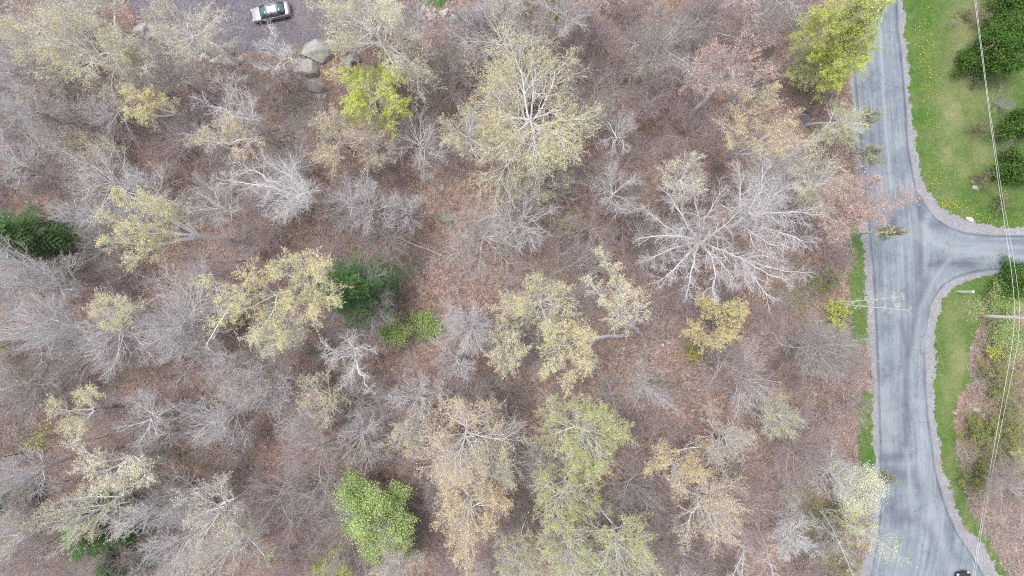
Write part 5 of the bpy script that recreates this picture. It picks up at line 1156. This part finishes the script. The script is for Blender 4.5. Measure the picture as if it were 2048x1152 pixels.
        for wx in (-.32, .29):
            a_ = np.arange(24) * 2 * np.pi / 24; cx_ = wx * L; prof = [(.10, -.10), (.30, -.10), (.325, -.06), (.325, .06), (.30, .10), (.22, .10)]
            ring = [[(cx_ + r_ * math.cos(t_), sg * (.84 + y_), .325 + r_ * math.sin(t_)) for t_ in a_] for r_, y_ in prof]
            V, F, idx = loft(ring); F += [idx[0][::-1].tolist(), idx[-1].tolist()]
            w_ = poly_obj("wheel", V, F, rub, root)
            V = []; F = []
            for sp in range(5):
                t_ = sp * 2 * math.pi / 5; c_, s_ = math.cos(t_), math.sin(t_); n0 = len(V)
                for rr_, ww in ((.02, .05), (.21, .035)):
                    for e in (-1, 1):
                        for yy in (.10, .125): V.append((cx_ + rr_ * c_ - e * ww * s_, sg * (.84 + yy), .325 + rr_ * s_ + e * ww * c_))
                F += [[n0 + q for q in f_] for f_ in ([0, 1, 3, 2], [4, 6, 7, 5], [0, 4, 5, 1], [2, 3, 7, 6], [1, 5, 7, 3], [0, 2, 6, 4])]
            rg = [[(cx_ + r_ * math.cos(t_), sg * (.84 + y_), .325 + r_ * math.sin(t_)) for t_ in a_] for r_, y_ in ((.195, .103), (.225, .103), (.225, .12), (.195, .12))]
            V2, F2, idx = loft(rg + [rg[0]]); n0 = len(V); V += [tuple(v) for v in V2]; F += [[n0 + q for q in f_] for f_ in F2]
            poly_obj("rim", V, F, alloy, w_, smooth=False)
    V, F = bm_box(.499 * L, 0, .62, .012, .50, .12); poly_obj("number_plate", V, F, plain("plate_white", (.7, .7, .68), .5), root, .003)
    V, F = bm_box(-.496 * L, 0, .55, .04, .80, .16); poly_obj("grille", V, F, black, root, .01)
    return root
cp = at(541, 23.5, .7)
silver = plain("silver_paint", (.36, .38, .40), .32, .5, .6, .6)
car("silver sedan parked on the gravel driveway at the top left", (cp[0], cp[1], .012), math.radians(11), silver, plain("silver_roof_paint", (.40, .42, .44), .32, .5, .6, .6))
cp = at(1934, 1183, .7)
blk = plain("black_paint", (.018, .019, .024), .12, .3, .7, 1.0)
car("black car at the bottom edge of the road, only its front in view", (cp[0], cp[1], .020), math.radians(-78), blk, blk)

# ---------------------------------------------------------------- utility pole, cables, white post
bw = at(1958, 631)
root = empty("utility_pole", bw); tag(root, "weathered wooden utility pole with a rusty brown foot at the right edge", "utility pole")
m, t, bs = new_mat("pole_wood"); tc = node(t, "ShaderNodeTexCoord"); sp = node(t, "ShaderNodeSeparateXYZ"); t.links.new(tc.outputs['Object'], sp.inputs[0])
mr = node(t, "ShaderNodeMapRange"); t.links.new(sp.outputs[2], mr.inputs[0]); mr.inputs[1].default_value = 0; mr.inputs[2].default_value = 11
cw_ = ramp(t, mr.outputs[0], [(0, (.16, .08, .05)), (.05, (.36, .17, .08)), (.11, (.56, .50, .42)), (.22, (.80, .78, .75)), (1, (.84, .83, .82))]).outputs[0]
mpp = node(t, "ShaderNodeMapping"); mpp.inputs['Scale'].default_value = (9, 9, .8); t.links.new(tc.outputs['Object'], mpp.inputs[0])
cw_ = mixc(t, 1.0, cw_, ramp(t, noise(t, mpp.outputs[0], 2, 4, .7), [(.3, (.75, .75, .75)), (.7, (1.1, 1.1, 1.1))]).outputs[0], 'MULTIPLY'); t.links.new(cw_, bs.inputs['Base Color']); bs.inputs['Roughness'].default_value = .85
k = 16; s = np.linspace(0, 1, k)[:, None]; P = np.concatenate([0 * s, 0 * s, s * 11.2 - .3], 1); mb = MB(); tubes(mb, P[None], (.195 - .05 * s[:, 0])[None], 16, .5); tubes(mb, np.array([[[0, 0, 10.9], [0, 0, 10.93]]]), np.array([[.12, .001]]), 16, .5)
obj("pole", mb.mesh("pole"), m, root)
steel = plain("galvanised_steel", (.45, .46, .47), .45, .7)
for hh, dy in ((6.2, -.02), (7.1, .16)):
    V, F = bm_box(-.17, dy, hh, .12, .10, .16); poly_obj("bracket", V, F, steel, root, .01)
V, F = bm_box(0, .24, 7.15, .06, .34, .05); poly_obj("bracket_arm", V, F, steel, root, .008)
cab = tone_mat("cable_sheath", (.62, .65, .66), (.72, .75, .76))
def cable(pts, r, label):
    P = np.array([at(*p) for p in pts]); y_ = -P[:, 1]; n_ = 90; yy = np.linspace(y_[0], y_[-1], n_)
    Q = np.stack([np.interp(yy, y_, P[:, 0]), -yy, np.interp(yy, y_, P[:, 2])], 1)
    for _ in range(6): Q[1:-1] = (Q[:-2] + 2 * Q[1:-1] + Q[2:]) / 4
    c0 = Q[n_ // 2].copy(); mb = MB(); tubes(mb, (Q - c0)[None], np.full((1, n_), r), 6, .5)
    tag(obj("cable", mb.mesh("cable"), cab, loc=c0), label, "cable", "cables on the utility pole")
cable([(1880, -620, 6.3), (1949, 0, 5.6), (1975, 200, 5.5), (1999, 384, 5.6), (2018, 500, 5.8), (2030, 600, 6.1), (2034, 631, 6.2), (2029, 668, 6.1), (1996, 850, 5.6), (1964, 1030, 5.4), (1946, 1152, 5.4), (1860, 1750, 6.3)], .019, "thicker pale cable, left one of the two running past the utility pole")
cable([(1885, -620, 7.0), (1951.5, 0, 6.0), (1977, 200, 5.9), (2003, 384, 6.1), (2025, 500, 6.5), (2040, 600, 7.0), (2044.5, 631, 7.1), (2041, 668, 7.0), (2003, 850, 6.3), (1968, 1030, 5.9), (1950, 1152, 5.8), (1868, 1750, 7.0)], .014, "thinner pale cable, right one of the two running past the utility pole")
bw = at(1915, 583); root = empty("marker_post", bw); tag(root, "plain white square post in the grass at the side road corner", "post")
white = plain("white_paint", (.80, .80, .79), .5)
V, F = bm_box(0, 0, 1.35, .21, .21, 2.9); o_ = poly_obj("post", V, F, white, root, .012, False)
V, F = bm_box(0, 0, 2.83, .25, .25, .07); poly_obj("cap", V, F, white, root, .015, False)
root.rotation_euler = (0, 0, math.radians(10))
